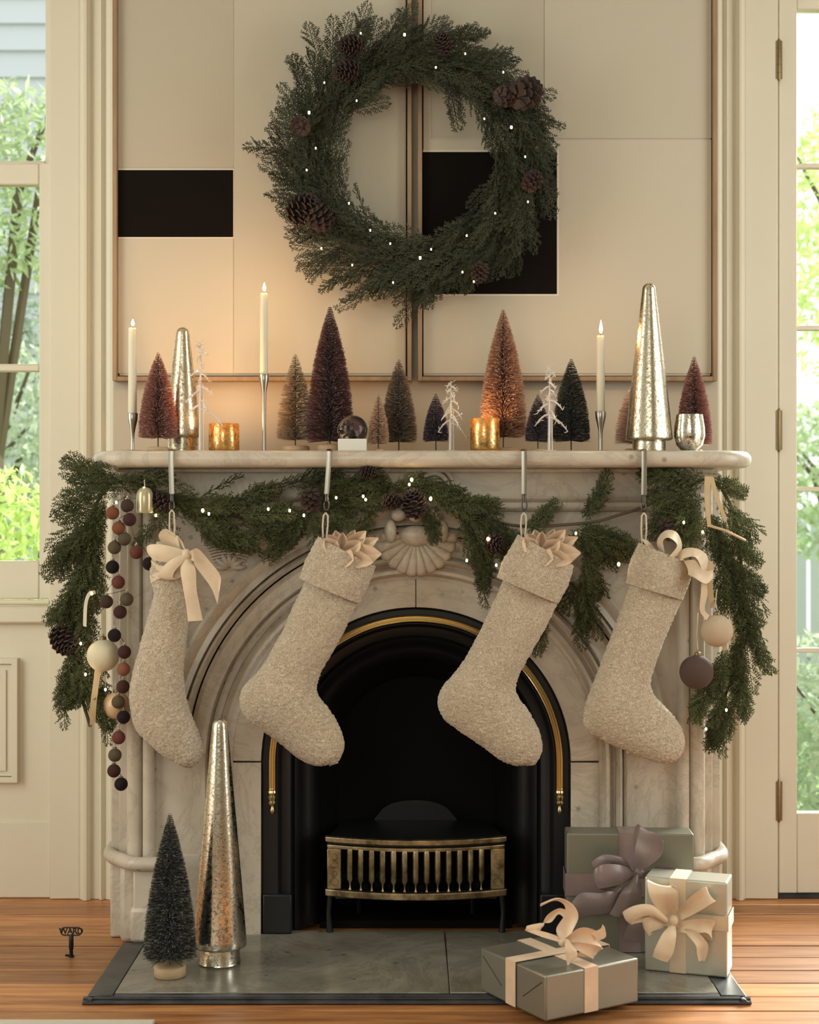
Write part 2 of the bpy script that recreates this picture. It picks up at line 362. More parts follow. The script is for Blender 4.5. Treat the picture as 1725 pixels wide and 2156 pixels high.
S(MB().box(XB0, XB1, YB, YW+0.25, -0.02, ZC), 'wall_chimney', M['wall_paint'], bevel=0.004)
# window wall: the two bays beside the breast
WT = YW+0.14
xj0, xj1 = PX(107, YW), PX(1637, YW)                    # the inner edges of the openings
xo0, xo1 = xj0-1.05, xj1+0.92
zw = PZ(1310, YW)
wb = MB(); wb.box(xo0-0.12, xj0, YW+0.002, WT, -0.02, zw).box(XL, xo0-0.12, YW, WT, -0.02, ZC).box(xo0-0.12, XB0+0.02, YW, WT, 2.75, ZC)
wb.box(xj0, XB0+0.02, YW+0.01, WT, -0.02, 2.75).box(xo0-0.12, xo0, YW, WT, zw, 2.75)
S(wb, 'wall_back_left', M['cream_paint'])
wb = MB(); wb.box(xo1+0.12, XR, YW, WT, -0.02, ZC).box(XB1-0.02, xo1+0.12, YW, WT, 2.75, ZC).box(XB1-0.02, xj1, YW+0.01, WT, -0.02, 2.75).box(xo1, xo1+0.12, YW, WT, -0.02, 2.75)
S(wb, 'wall_back_right', M['cream_paint'])
def casing(xa, xb, z0, z1, name, flip):                # moulded architrave beside the breast, profile in plan
    q = [(0, .016), (.07, .016), (.07, .024), (.13, .031), (.20, .031), (.27, .024), (.29, .013), (.47, .013), (.49, .021), (.54, .027), (.60, .021), (.62, .016), (.74, .020), (.76, .032), (.82, .040), (.94, .042), (1, .036)]
    if flip: q = [(1-a, d) for a, d in q][::-1]
    prof = [(xa+(xb-xa)*a, YW-d) for a, d in q]
    poly = prof+[(xb, YW+0.012), (xa, YW+0.012)]
    return S(MB().prismz(poly, z0, z1), name, M['cream_paint'], angle=25)
casing(PX(170, YW), XB0-0.001, 0, 2.8, 'trim_1', False)
casing(XB1+0.001, PX(1567, YW), 0, 2.8, 'trim_2', True)
S(MB().box(xj0, PX(171, YW), YW-0.016, YW+0.012, 0, 2.8), 'trim_3', M['cream_paint'], bevel=0.003)
S(MB().box(PX(1566, YW), xj1-0.0015, YW-0.016, YW+0.012, 0, 2.8), 'trim_4', M['cream_paint'], bevel=0.003)
# apron under the window
S(MB().box(xo0-0.1, xj0, YW-0.004, YW+0.02, 0, PZ(1730, YW)), 'trim_5', M['cream_paint'], bevel=0.003)
ap = MB(); px0 = PX(40, YW); za, zb_ = PZ(1645, YW), PZ(1385, YW)
for k, (ins, pr) in enumerate([(0, 0.020), (0.016, 0.012), (0.030, 0.017)]):
    x1_, x0_, z0_, z1_ = px0-ins, xo0+ins, za+ins, zb_-ins
    wd = 0.014
    ap.box(x1_-wd, x1_, YW-pr, YW+0.004, z0_, z1_).box(x0_, x0_+wd, YW-pr, YW+0.004, z0_, z1_).box(x0_+wd, x1_-wd, YW-pr, YW+0.004, z0_, z0_+wd).box(x0_+wd, x1_-wd, YW-pr, YW+0.004, z1_-wd, z1_)
S(ap, 'trim_6', M['cream_paint'], smooth=False)
S(MB().box(xo0, PX(108, YW), YW-0.022, YW+0.06, PZ(1312, YW), PZ(1276, YW)), 'trim_7', M['cream_paint'], bevel=0.006)
S(MB().tube([(xo0, YW-0.010, PZ(1268, YW)), (PX(106, YW), YW-0.010, PZ(1268, YW))], 0.007, 10), 'trim_8', M['cream_paint'])
# sash window on the left
ys = YW+0.035
win = struct(bpy.data.objects.new('window_1', None)); C.objects.link(win); win.location = (xj0-0.5, ys, zw)
def sash(y0, xr, xg, zbot, zg0, zg1, ztop, munt):
    m_ = MB(); m_.box(xg, xr, y0, y0+0.035, zbot, ztop); m_.build('sash_stile', M['cream_paint'], win, bevel=0.004)
    MB().box(xo0+0.001, xo0+0.05, y0, y0+0.035, zbot, ztop).build('sash_stile', M['cream_paint'], win, bevel=0.004)
    MB().box(xo0+0.05, xg, y0+0.001, y0+0.034, zbot, zg0).build('sash_rail', M['cream_paint'], win, bevel=0.004)
    MB().box(xo0+0.05, xg, y0+0.001, y0+0.034, zg1, ztop).build('sash_rail', M['cream_paint'], win, bevel=0.004)
    for zm in munt: MB().box(xo0+0.05, xg, y0+0.004, y0+0.030, zm-0.010, zm+0.010).build('glazing_bar', M['cream_paint'], win, bevel=0.004)
    cuts = [zg0]+munt+[zg1]
    for a, c in zip(cuts[:-1], cuts[1:]): MB().box(xo0+0.045, xg+0.005, y0+0.016, y0+0.019, a, c).build('pane', M['pane'], win)
sash(ys, xj0, PX(82, ys), PZ(1262, ys), PZ(1181, ys), PZ(389, ys), PZ(343, ys), [PZ(774, ys)])
yu = ys+0.038
sash(yu, xj0, PX(95, yu), PZ(372, yu), PZ(338, yu), 2.70, 2.75, [])
MB().box(xj0-0.003, xj0, YW-0.012, YW+0.12, zw, 2.75).build('jamb_lining', M['cream_paint'], win)
# glazed door on the right
door = struct(bpy.data.objects.new('door_1', None)); C.objects.link(door); door.location = (xj1+0.45, YW, 0)
yd = YW-0.004; xs = PX(1678, YW); zd0 = PZ(1880, YW); zg0 = PZ(1712, YW); zg1 = PZ(20, YW)
MB().box(xj1+0.003, xs, yd, yd+0.04, zd0, 2.6).build('stile', M['cream_paint'], door, bevel=0.003)
MB().box(xo1-0.1, xo1-0.003, yd, yd+0.04, zd0, 2.6).build('stile', M['cream_paint'], door, bevel=0.003)
MB().box(xs, xo1-0.1, yd+0.001, yd+0.039, zd0, zg0).build('bottom_rail', M['cream_paint'], door, bevel=0.003)
MB().box(xs, xo1-0.1, yd+0.001, yd+0.039, zg1, 2.6).build('top_rail', M['cream_paint'], door, bevel=0.003)
zs = [zg0]+[PZ(q, YW) for q in (1370, 1030, 690, 348)]+[zg1]
xm = (xs+xo1-0.1)/2
for z in zs[1:-1]: MB().box(xs, xo1-0.1, yd+0.008, yd+0.032, z-0.006, z+0.006).build('glazing_bar', M['cream_paint'], door, bevel=0.002)
MB().box(xm-0.008, xm+0.008, yd+0.007, yd+0.033, zg0, zg1).build('glazing_bar', M['cream_paint'], door, bevel=0.002)
for a, c in zip(zs[:-1], zs[1:]):
    for u0, u1 in ((xs-0.004, xm), (xm, xo1-0.096)): MB().box(u0, u1, yd+0.019, yd+0.021, a, c).build('pane', M['pane'], door)
for z in ((PZ(170, YW), PZ(90, YW)), (PZ(948, YW), PZ(865, YW)), (PZ(1725, YW), PZ(1643, YW))):
    hb = MB().lathe([(0.001, -0.006), (0.003, -0.003), (0.0042, 0), (0.0042, z[1]-z[0]), (0.003, z[1]-z[0]+0.003), (0.001, z[1]-z[0]+0.006)], 14, (xj1+0.001, yd-0.012, z[0]))
    h = hb.build('hinge', M['hinge'], door)
    lf = MB()
    for k in range(4): lf.lathe([(0.0054, 0), (0.0054, 0.002)], 14, (xj1+0.001, yd-0.012, z[0]+(z[1]-z[0])*(k+0.7)/4.6))
    lf.box(xj1-0.007, xj1+0.009, yd-0.0135, yd-0.0125+0.0005, z[0], z[1])
    lf.build('knuckle', M['hinge'], h)
MB().box(xj1, xo1, YW-0.01, WT, 0.0, 0.010).build('threshold', M['slate'], door)
tag(MB().box(-1.55, -0.50, 2.2, 2.992, 0.001, 0.008).build('rug', M['rug'], None, bevel=0.003), 'pale rug whose far edge shows at the bottom left corner', 'rug')
S(MB().box(-9, 9, WT+0.01, 16, -0.42, -0.35), 'ground', M['lawn'])
# ------------------------------------------------------------------ marble chimneypiece
YF = 3.56                                              # front plane of the marble
S_F = F/YF
fx = PX(876, YF); zsp = PZ(1606, YF)                   # arch centre
def R(px): return px*YF/F
fire = thing('fireplace_surround', 'arched white-grey marble fireplace surround with moulded shelf and carved shell', 'fireplace', (fx, YB, 0))
def part(mb, name, m=None, parent=None, **k): return mb.build(name, m or M['marble'], parent or fire, **k)
def arch_frames(a0, a1, n, yy=0.0, leg0=None, leg1=None):
    fr = []
    if leg0 is not None: fr.append(((fx, YF+yy, leg0), (-1, 0, 0), (0, 1, 0)))
    for i in range(n+1):
        a = a0+(a1-a0)*i/n; fr.append(((fx, YF+yy, zsp), (math.cos(a), 0, math.sin(a)), (0, 1, 0)))
    if leg1 is not None: fr.append(((fx, YF+yy, leg1), (1, 0, 0), (0, 1, 0)))
    return fr
# shelf with a bullnose edge and rounded corners
ZS, ZSB = 1.146, 1.108
xs0, xs1, ysf = PX(199, 3.55), PX(1579, 3.55), 3.44
def rounded(x0, x1, yf, yb, r, n=10):
    p = []
    for i in range(n+1): a = PI+PI/2*i/n; p.append((x0+r+r*math.cos(a), yf+r+r*math.sin(a)))
    for i in range(n+1): a = 1.5*PI+PI/2*i/n; p.append((x1-r+r*math.cos(a), yf+r+r*math.sin(a)))
    return [(x0, yb)]+p+[(x1, yb)]
sh = MB(); hh = (ZS-ZSB)/2; rings = []
for k in range(9):
    a = -PI/2+PI*k/8; ins = hh*(1-math.cos(a)); rings.append((ins, (ZS+ZSB)/2+hh*math.sin(a)))
n0 = None; vs = []; fs = []
for ins, z in rings:
    q = rounded(xs0+ins, xs1-ins, ysf+ins, YB-0.001, 0.10-ins*0.9); n0 = len(q); vs += [(x, y, z) for x, y in q]
for i in range(len(rings)-1):
    for k in range(n0):
        a, b_ = i*n0+k, i*n0+(k+1) % n0; fs.append((a, b_, b_+n0, a+n0))
fs += [tuple(range(n0-1, -1, -1)), tuple(range((len(rings)-1)*n0, len(rings)*n0))]
sh.add(vs, fs); part(sh, 'shelf', angle=50)
# bed mould under the shelf, frieze, string mouldings
x0, x1 = PX(262, YF), PX(1490, YF)
part(MB().box(x0-0.012, x1+0.012, 3.535, YB-0.002, 1.098, ZSB), 'bed_moulding', bevel=0.004)
part(MB().box(x0, x1, YF, YB-0.002, PZ(1046, YF), 1.098), 'frieze')
mz = PZ(1046, YF)
prof = [(0, 0), (-0.012, 0), (-0.016, -0.004), (-0.012, -0.009), (-0.004, -0.013), (-0.004, -0.022), (-0.010, -0.026), (-0.006, -0.032), (0, -0.034)]
part(MB().sweep(prof, [((x0, YF, mz), (0, 1, 0), (0, 0, 1)), ((x1, YF, mz), (0, 1, 0), (0, 0, 1))]), 'string_moulding')
# spandrel panel behind the arch: top band and two spandrels (with the arch cut out)
zt = mz-0.001; zp = PZ(1797, YF)
xi0, xi1 = fx-R(553), fx+R(553)
def spandrel(s):
    ro = R(386); n = 32; top = zt
    poly = [(fx, zsp+ro)]+[(fx+s*ro*math.sin(PI/2*i/n), zsp+ro*math.cos(PI/2*i/n)) for i in range(1, n+1)]
    poly += [(fx+s*ro, 0.0), (fx+s*R(556), 0.0), (fx+s*R(556), top), (fx, top)]
    return poly if s < 0 else poly[::-1]
for s in (-1, 1): part(MB().prism(spandrel(s), YF+0.006, YF+0.05), 'spandrel')
# arch mouldings: outer fillet and cove, round bead, inner ridge
rg = [(R(540), 0.010), (R(540), -0.006), (R(533), -0.014), (R(524), -0.013), (R(514), -0.006), (R(506), -0.012), (R(501), -0.016), (R(499), 0.006), (R(497.5), 0.004),
      (R(496), -0.014), (R(490), -0.026), (R(484.5), -0.014), (R(483), 0.006), (R(480), 0.006), (R(470), -0.002), (R(455), 0.000), (R(446), -0.008), (R(442), -0.014)]
part(MB().sweep(rg, arch_frames(PI*0.985, PI*0.015, 64)), 'arch_moulding', angle=35)
rg2 = [(R(443), 0.010), (R(443), -0.012), (R(439), -0.006), (R(436), 0.008), (R(434), -0.010), (R(428), -0.024), (R(422), -0.012), (R(420), 0.008), (R(414), 0.004), (R(407), -0.010), (R(400), -0.012), (R(394), 0.002), (R(392), 0.010), (R(387), 0.014)]
part(MB().sweep(rg2, arch_frames(PI, 0, 64, 0, 0.015, 0.015)), 'inner_arch_moulding', angle=35)
# arch stones with open joints
g = 0.0009
def stone(a0, a1):
    sec = [(R(327), 0.005), (R(386.5), 0.005), (R(386.5), 0.06), (R(327), 0.06)]
    part(MB().sweep(sec, arch_frames(a0, a1, 28), True), 'arch_stone', bevel=0.0012, seg=1)
stone(PI*0.9975, PI/2+0.002); stone(PI/2-0.002, PI*0.0025)
zj = PZ(1587, YF)
for s in (-1, 1):
    a, b_ = sorted((fx+s*R(327), fx+s*R(386.5)))
    part(MB().box(a, b_, YF+0.005, YF+0.06, 0.012, zsp-g), 'jamb_stone', bevel=0.0012, seg=1)
# columns and plinths, left and right
for s in (-1, 1):
    X = lambda r: fx+s*R(r)
    def bx(ra, rb, y0, y1, z0, z1, name, bv=0.003):
        a, b_ = sorted((X(ra), X(rb))); part(MB().box(a, b_, y0, y1, z0, z1), name, bevel=bv)
    zc = PZ(1800, YF)                                  # top of the plinth
    bx(549, 574, YF-0.004, YB-0.002, zc-0.01, zt, 'pilaster', 0.004)
    def col(r, rad, yc, name):
        part(MB().lathe([(rad, 0), (rad, zt-zc+0.03)], 28, (X(r), yc, zc-0.02)), name)
    col(562, R(12.5), YF-0.006, 'slender_column'); col(592, R(17), YF+0.004, 'round_column')
    bx(574, 609, YF+0.006, YB-0.002, zc-0.02, zt, 'pilaster_back')
    bx(609, 631, YF+0.030, YB-0.002, zc-0.02, 1.098, 'outer_strip', 0.004)
    bx(631, 652, YF+0.055, YB-0.002, 0.0, 1.098, 'side_slab', 0.004)
    # plinth blocks
    def xf(r, y): return s*1.0
    bx(531, 588, 3.505, YB-0.002, 0.012, zc-0.022, 'plinth', 0.006)
    bx(527, 594, 3.500, YB-0.002, 0.012, PZ(1912, 3.5), 'plinth_foot', 0.010)
    bx(586, 622, 3.545, YB-0.002, 0.0, zc-0.018, 'plinth', 0.012)
    bx(620, 650, 3.590, YB-0.002, 0.0, zc-0.010, 'plinth', 0.006)
    bx(444, 533, 3.554, YB-0.002, 0.012, zp-0.001, 'panel_foot', 0.002)
    # plinth cap: a round moulding stepping back
    pts = [(X(520), 3.503), (X(584), 3.505), (X(618), 3.545), (X(648), 3.592), (X(656), 3.66), (X(656), 3.78)]
    q = catmull(np.array(pts), 46)
    part(MB().tube([(x, y, zc-0.008) for x, y in q], 0.0165, 12), 'plinth_cap')
# carved shell under the arch crown
cx_, cz_ = PX(877, 3.53), PZ(1128, 3.53)
sv = []; sf = []; NA, NR = 241, 16
for i in range(NA):
    a = PI*0.97+(PI*1.06)*i/(NA-1)
    rib = abs(math.sin(12*(a-PI*0.97)/1.06))**0.6
    for j in range(NR):
        t = 0.25+0.75*j/(NR-1); rr = R(86)*t*(1+0.05*(rib-0.5)*max(0, t-0.7)/0.3)
        d = 0.006+0.020*math.sin(PI*min(1, t*0.80))+0.008*rib*t
        if j == NR-1: d = 0.0
        sv.append((cx_+rr*math.cos(a), YF+0.004-d, cz_+rr*math.sin(a)))
for i in range(NA-1):
    for j in range(NR-1):
        a = i*NR+j; sf.append((a, a+1, a+NR+1, a+NR))
part(MB().add(sv, sf), 'shell_carving', angle=70)
kc = MB()
kc.ball(P(877, 1128, 3.545), R(40), 0.020, R(22)).ball(P(822, 1118, 3.525), R(13), 0.016, R(24)).ball(P(932, 1118, 3.525), R(13), 0.016, R(24))
kc.ball(P(838, 1084, 3.53), R(16), 0.02, R(14)).ball(P(915, 1086, 3.53), R(16), 0.02, R(14)).ball(P(877, 1080, 3.53), R(20), 0.024, R(20))
for k, rr in enumerate((17, 29, 42)):
    pts = [P(913+rr*math.cos(a), 1026-rr*math.sin(a), 3.535+0.008*k) for a in np.linspace(-0.5, PI+0.4, 28)]
    kc.tube(pts, [R(5.5)]*28, 10)
kc.ball(P(913, 1024, 3.53), R(12), 0.012, R(16))
part(kc, 'keystone_carving', angle=70)
for s in (-1, 1):                                      # leaf carving in each spandrel
    lf = MB(); c0 = (fx+s*R(392), PZ(1196, YF))
    for k in range(7):
        a = PI*(0.02+0.16*k); rr = R(34)
        lf.tube([(c0[0]+math.cos(a)*rr*t, YF+0.004-0.006*math.sin(PI*t), c0[1]+math.sin(a)*rr*t) for t in np.linspace(0.15, 1, 8)], [R(2+4*math.sin(PI*t)) for t in np.linspace(0.12, 0.97, 8)], 8)
    for k in range(7):
        zz = PZ(1140+k*6, YF); hw = R(52-3*k)
        lf.tube([(c0[0]+hw*t, YF+0.004-0.004*(1-t*t), zz-R(7)*t*t) for t in np.linspace(-1, 1, 12)], R(2.6), 6)
    part(lf, 'spandrel_carving', angle=70)

# ------------------------------------------------------------------ hearth
hearth = thing('hearth', 'flat hearth of grey marble with a black moulded slate border', 'hearth', (fx, 3.3, 0))
ZH = 0.015; hx0, hx1, hy0, hy1 = -0.660, 0.690, 3.106, 3.500
bw = 0.052
sx = PX(943, 3.3)
for a, b_ in ((hx0+bw, sx-0.001), (sx+0.001, hx1-bw)):
    MB().box(a, b_, hy0+0.030, 3.60, 0.0005, ZH).build('marble_slab', M['hearth'], hearth, bevel=0.0015, seg=1)
for a, b_ in ((hx0, hx0+bw-0.0012), (hx1-bw+0.0012, hx1)):
    MB().box(a, b_, hy0+0.012, hy1, 0.0005, ZH-0.0003).build('border_strip', M['slate'], hearth, bevel=0.0015, seg=1)
MB().box(hx0+bw, hx1-bw, hy0+0.012, hy0+0.0288, 0.0005, ZH-0.0012).build('border_strip', M['slate'], hearth, bevel=0.0015, seg=1)
npf = [(0.012, 0.0125), (0.006, 0.0125), (0.002, 0.010), (0.003, 0.008), (-0.004, 0.007), (-0.0075, 0.004), (-0.006, 0.001), (0.012, 0.0006)]
MB().sweep(npf, [((hx0-0.008, hy0, 0), (0, 1, 0), (0, 0, 1)), ((hx1+0.008, hy0, 0), (0, 1, 0), (0, 0, 1))], True).build('front_nosing', M['slate'], hearth)
for s, xx in ((1, hx0), (-1, hx1)):
    MB().sweep([(-a if False else a-0.0, b_) for a, b_ in npf], [((xx, hy0-0.006, 0), (s, 0, 0), (0, 0, 1)), ((xx, hy1, 0), (s, 0, 0), (0, 0, 1))], True).build('side_nosing', M['slate'], hearth)

# ------------------------------------------------------------------ cast-iron insert and grate
ins = thing('fireplace_insert', 'black arched cast-iron fireplace insert with brass trim', 'fireplace insert', (fx, 3.7, ZH))
YI = 3.572
pf = [(R(327), 0.06), (R(327), 0.004), (R(322), 0.0), (R(292), 0.0), (R(288), 0.006), (R(284), 0.016), (R(272), 0.020), (R(266), 0.026), (R(262), 0.040), (R(258), 0.036), (R(254), 0.040), (R(246), 0.052), (R(240), 0.064), (R(232), 0.070), (R(222), 0.080), (R(214), 0.092), (R(209), 0.110), (R(208), 0.13)]
MB().sweep(pf, arch_frames(PI, 0, 64, YI-YF, ZH, ZH)).build('arch_frame', M['iron'], ins, angle=30)
for s in (-1, 1):
    a, b_ = sorted((fx+s*R(324), fx+s*R(262)))
    MB().box(a, b_, YI-0.006, YI+0.05, ZH, PZ(1882, YI)).build('foot_block', M['iron'], ins, bevel=0.004)
# firebox: splayed cheeks, back, vault
fbx = MB(); n = 40; ro, rb = R(208), R(175); y0_, y1_ = YI+0.128, YB-0.012
fr = [(fx-ro, y0_, ZH), *[(fx+ro*math.cos(a), y0_, zsp+ro*math.sin(a)) for a in np.linspace(PI, 0, n)], (fx+ro, y0_, ZH)]
bk = [(fx-rb, y1_, ZH), *[(fx+rb*math.cos(a), y1_, zsp-0.02+rb*math.sin(a)) for a in np.linspace(PI, 0, n)], (fx+rb, y1_, ZH)]
m_ = len(fr); fbx.add(fr+bk, [(i, i+1, m_+i+1, m_+i) for i in range(m_-1)]+[tuple(range(m_, 2*m_))])
fbx.build('firebox', M['soot'], ins, fixn=False)
MB().box(fx-R(209), fx+R(209), YI+0.10, YB-0.01, 0.001, ZH+0.004).build('firebox_floor', M['soot'], ins)
# brass half-round trim following the arch, with turned finials
rb_ = R(303); bp = [(-0.0105, 0.002), (-0.010, -0.004), (-0.0065, -0.0085), (-0.003, -0.006), (-0.0015, -0.003), (0.0015, -0.003), (0.003, -0.006), (0.0065, -0.0085), (0.010, -0.004), (0.0105, 0.002)]
zf = PZ(1662, YI)
fr = [((fx-rb_, YI, zf), (-1, 0, 0), (0, 1, 0))]+[((fx+rb_*math.cos(a), YI, zsp+rb_*math.sin(a)), (math.cos(a), 0, math.sin(a)), (0, 1, 0)) for a in np.linspace(PI, 0, 72)]+[((fx+rb_, YI, zf), (1, 0, 0), (0, 1, 0))]
MB().sweep(bp, fr, True).build('brass_trim', M['brass'], ins, angle=50)
for s in (-1, 1):
    u = YI/F
    fp = [(0.5, -52), (4, -48), (5, -43), (3, -38), (3, -34), (8, -31), (9.5, -27), (7, -23), (8.5, -19), (10, -15), (7, -11), (10, -6), (9, -1), (6, 1)]
    MB().lathe([(r*u, z*u) for r, z in fp], 20, (fx+s*rb_, YI-0.004, zf)).build('finial', M['brass'], ins)
# fire grate
gr = thing('fire_grate', 'bow-fronted brass and black fire grate with upright bars', 'fire grate', (fx, 3.6, ZH))
gw = R(189); YG = 3.585
def gy(x): t = (x-fx)/gw; return YG-0.045*(1-t*t)
def rail(z0, z1, d0, d1, name, m, ov=0.0, n=24):
    xs_ = np.linspace(fx-gw-ov, fx+gw+ov, n); f0 = [(x, gy(x)-d0) for x in xs_]; b0 = [(x, gy(x)+d1) for x in xs_][::-1]
    return MB().prismz(f0+b0, z0, z1).build(name, m, gr, bevel=0.0025)
gz = lambda y: PZ(y, 3.55)
rail(gz(1779), gz(1767), 0.006, 0.012, 'top_rail', M['old_brass'], 0.004)
rail(gz(1793), gz(1784), 0.002, 0.008, 'front_rail', M['old_brass'])
rail(gz(1893), gz(1878), 0.008, 0.014, 'bottom_rail', M['old_brass'], 0.004)
rail(gz(1784), gz(1779), -0.002, 0.006, 'rail_groove', M['iron'])
for k in range(13):
    x = fx+PX(862.5+(738+k*22.9-876), YG); u = YG/F
    q = [(1.2, -2), (3.6, 1), (1.8, 4), (1.6, 12), (3, 16), (6.5, 22), (6.5, 82), (5.5, 86)]
    MB().lathe([(r*u, z*u) for r, z in q], 12, (x, gy(x)+0.002, gz(1877))).build('grate_bar', M['old_brass'], gr)
for s in (-1, 1):
    x = fx+s*(gw-PX(862.5+16, YG)); hw_ = PX(862.5+15, YG)
    e = MB().box(x-hw_, x+hw_, gy(x)-0.003, gy(x)+0.008, gz(1878), gz(1792)).build('end_panel', M['old_brass'], gr, bevel=0.002)
    rg_ = MB()
    for zz, rr in ((1862, 8), (1845, 5), (1826, 7), (1810, 6)):
        rg_.tube([(x+rr*YG/F*math.cos(a), gy(x)-0.005, gz(zz)+rr*YG/F*math.sin(a)) for a in np.linspace(0, 2*PI, 17)], 0.0018, 6)
    rg_.build('ring_ornament', M['old_brass'], e)
    MB().tube([(fx+s*(gw-0.008), gy(fx+s*gw)+0.004, gz(1890)), (fx+s*(gw-0.004), gy(fx+s*gw)+0.004, (gz(1890)+ZH)/2), (fx+s*(gw-0.007), gy(fx+s*gw), ZH+0.001)], [0.007, 0.006, 0.008], 10).build('leg', M['iron'], gr)
    MB().tube([(fx+s*(gw-0.07), 3.74, gz(1890)), (fx+s*(gw-0.07), 3.74, ZH+0.004)], 0.007, 8).build('leg', M['iron'], gr)
xs_ = np.linspace(fx-gw, fx+gw, 20); top = [(x, gy(x)+0.010) for x in xs_]+[(fx+gw*0.80, 3.795), (fx-gw*0.80, 3.795)]
MB().prismz(top, gz(1771), gz(1769)).build('top_plate', M['iron'], gr, bevel=0.001)
hp = [(fx-gw*0.80, gz(1771))]; u = 3.79/F
hz = PZ(1735, 3.79)
poly = [(-134, 0), (134, 0), (134, 8), (98, 9), (88, 14), (80, 24), (68, 38), (50, 48), (28, 53), (0, 55), (-28, 53), (-50, 48), (-68, 38), (-80, 24), (-88, 14), (-98, 9), (-134, 8)]
MB().prism([(fx+a*u, hz+b_*u-0.004) for a, b_ in poly], 3.785, 3.797).build('back_plate', M['iron'], gr, bevel=0.002)
MB().box(fx-gw*0.9, fx+gw*0.9, 3.57, 3.76, gz(1893)-0.004, gz(1893)+0.004).build('fire_tray', M['iron'], gr)
co = []
for k in range(26):
    x = fx+random.uniform(-0.85, 0.85)*gw
    b_ = MB(); r = random.uniform(0.010, 0.017); b_.ball((x, random.uniform(3.585, 3.72), gz(1889)+r*0.9), r, r*0.9, r*0.8, 7, 5)
    co.append(b_.build('coal', M['soot'], gr, smooth=False))
# cast foot pull standing on the boards, letters between two rails
ky = 3.44; kx = PX(150, ky)
key = thing('iron_floor_key', 'small black iron T-handle key with cut-out letters standing on floorboards', 'floor key', (kx, ky, 0))
u = ky/F; zb0, zb1 = PZ(1969, ky), PZ(1953, ky)
lp = []
hwk = 22*u; hz_ = (zb1-zb0)/2; zc_ = (zb0+zb1)/2
for a in np.linspace(PI/2, 1.5*PI, 9): lp.append((kx-hwk+hz_+hz_*math.cos(a), ky, zc_+hz_*math.sin(a)))
for a in np.linspace(-PI/2, PI/2, 9): lp.append((kx+hwk-hz_+hz_*math.cos(a), ky, zc_+hz_*math.sin(a)))
MB().tube(lp+[lp[0]], 0.0017, 8).build('handle', M['iron'], key)
cu = bpy.data.curves.new('lettering', 'FONT'); cu.body = 'WARD'; cu.size = 0.0185; cu.extrude = 0.0012; cu.offset = 0.0004; cu.align_x = 'CENTER'; cu.align_y = 'CENTER'; cu.space_character = 0.92
to = bpy.data.objects.new('lettering', cu); C.objects.link(to)
cu.materials.append(M['iron'])
lm = bpy.data.meshes.new_from_object(to); bpy.data.objects.remove(to); to = bpy.data.objects.new('lettering', lm); C.objects.link(to); to.parent = key
to.rotation_euler = (PI/2, 0, 0); to.location = (0, 0, zc_)
MB().lathe([(0.007, 0.0), (0.007, 0.003), (0.0045, 0.004), (0.0042, 0.016), (0.0055, 0.018), (0.0055, zb0-0.001), (0.003, zb0+0.002)], 14, (kx, ky, 0.0)).build('shaft', M['iron'], key)
MB().box(kx-0.013, kx-0.002, ky-0.003, ky+0.003, 0.001, 0.005).build('toe', M['iron'], key)

# ------------------------------------------------------------------ two framed collages on the breast
def art(name, label, x0, x1, pieces, z1=2.62):
    yA = YB-0.002
    t = thing(name, label, 'painting', (PX((x0+x1)/2, 3.8), YB, PZ(803, 3.8)))
    X0, X1, Z0 = PX(x0, 3.79), PX(x1, 3.79), PZ(802, 3.79)
    fw = 0.011
    for a, b_, c, d, nm in ((X0, X0+fw, Z0, z1, 'frame_rail'), (X1-fw, X1, Z0, z1, 'frame_rail'), (X0+fw, X1-fw, Z0, Z0+fw, 'frame_rail'), (X0+fw, X1-fw, z1-fw, z1, 'frame_rail')):
        MB().box(a, b_, 3.787, yA, c, d).build(nm, M['frame_wood'], t, bevel=0.0015)
    MB().box(X0+fw+0.003, X1-fw-0.003, 3.805, yA-0.006, Z0+fw+0.003, z1-fw-0.003).build('canvas', M['canvas'], t, bevel=0.001)
    MB().box(X0+fw, X1-fw, 3.822, yA, Z0+fw, z1-fw).build('backing', M['soot'], t)
    for k, (a, b_, c, d, m) in enumerate(pieces):
        yy = 3.8045-0.0006*k
        o = MB().box(PX(a, yy), PX(b_, yy), yy, 3.806, PZ(d, yy), min(PZ(c, yy), z1-0.02)).build('collage_panel', M[m], t)
    return t
art('framed_collage', 'large cream framed collage with a small black rectangle at its left edge', 237, 867,
    [(249, 492, -900, 357, 'canvas_c'), (249, 491, 501, 786, 'canvas_b'), (493, 853, -900, 786, 'canvas'), (249, 493, 355, 502, 'canvas_w'), (249, 491, 358, 499, 'canvas_k')])
art('framed_collage', 'large cream framed collage with a big black square behind the wreath', 880, 1511,
    [(909, 1146, -900, 290, 'canvas_c'), (892, 908, -900, 318, 'canvas_b'), (1147, 1498, -900, 291, 'canvas'), (892, 1498, 294, 786, 'canvas_b'), (891, 1177, 316, 623, 'canvas_w'), (891, 1173, 320, 619, 'canvas_k')])
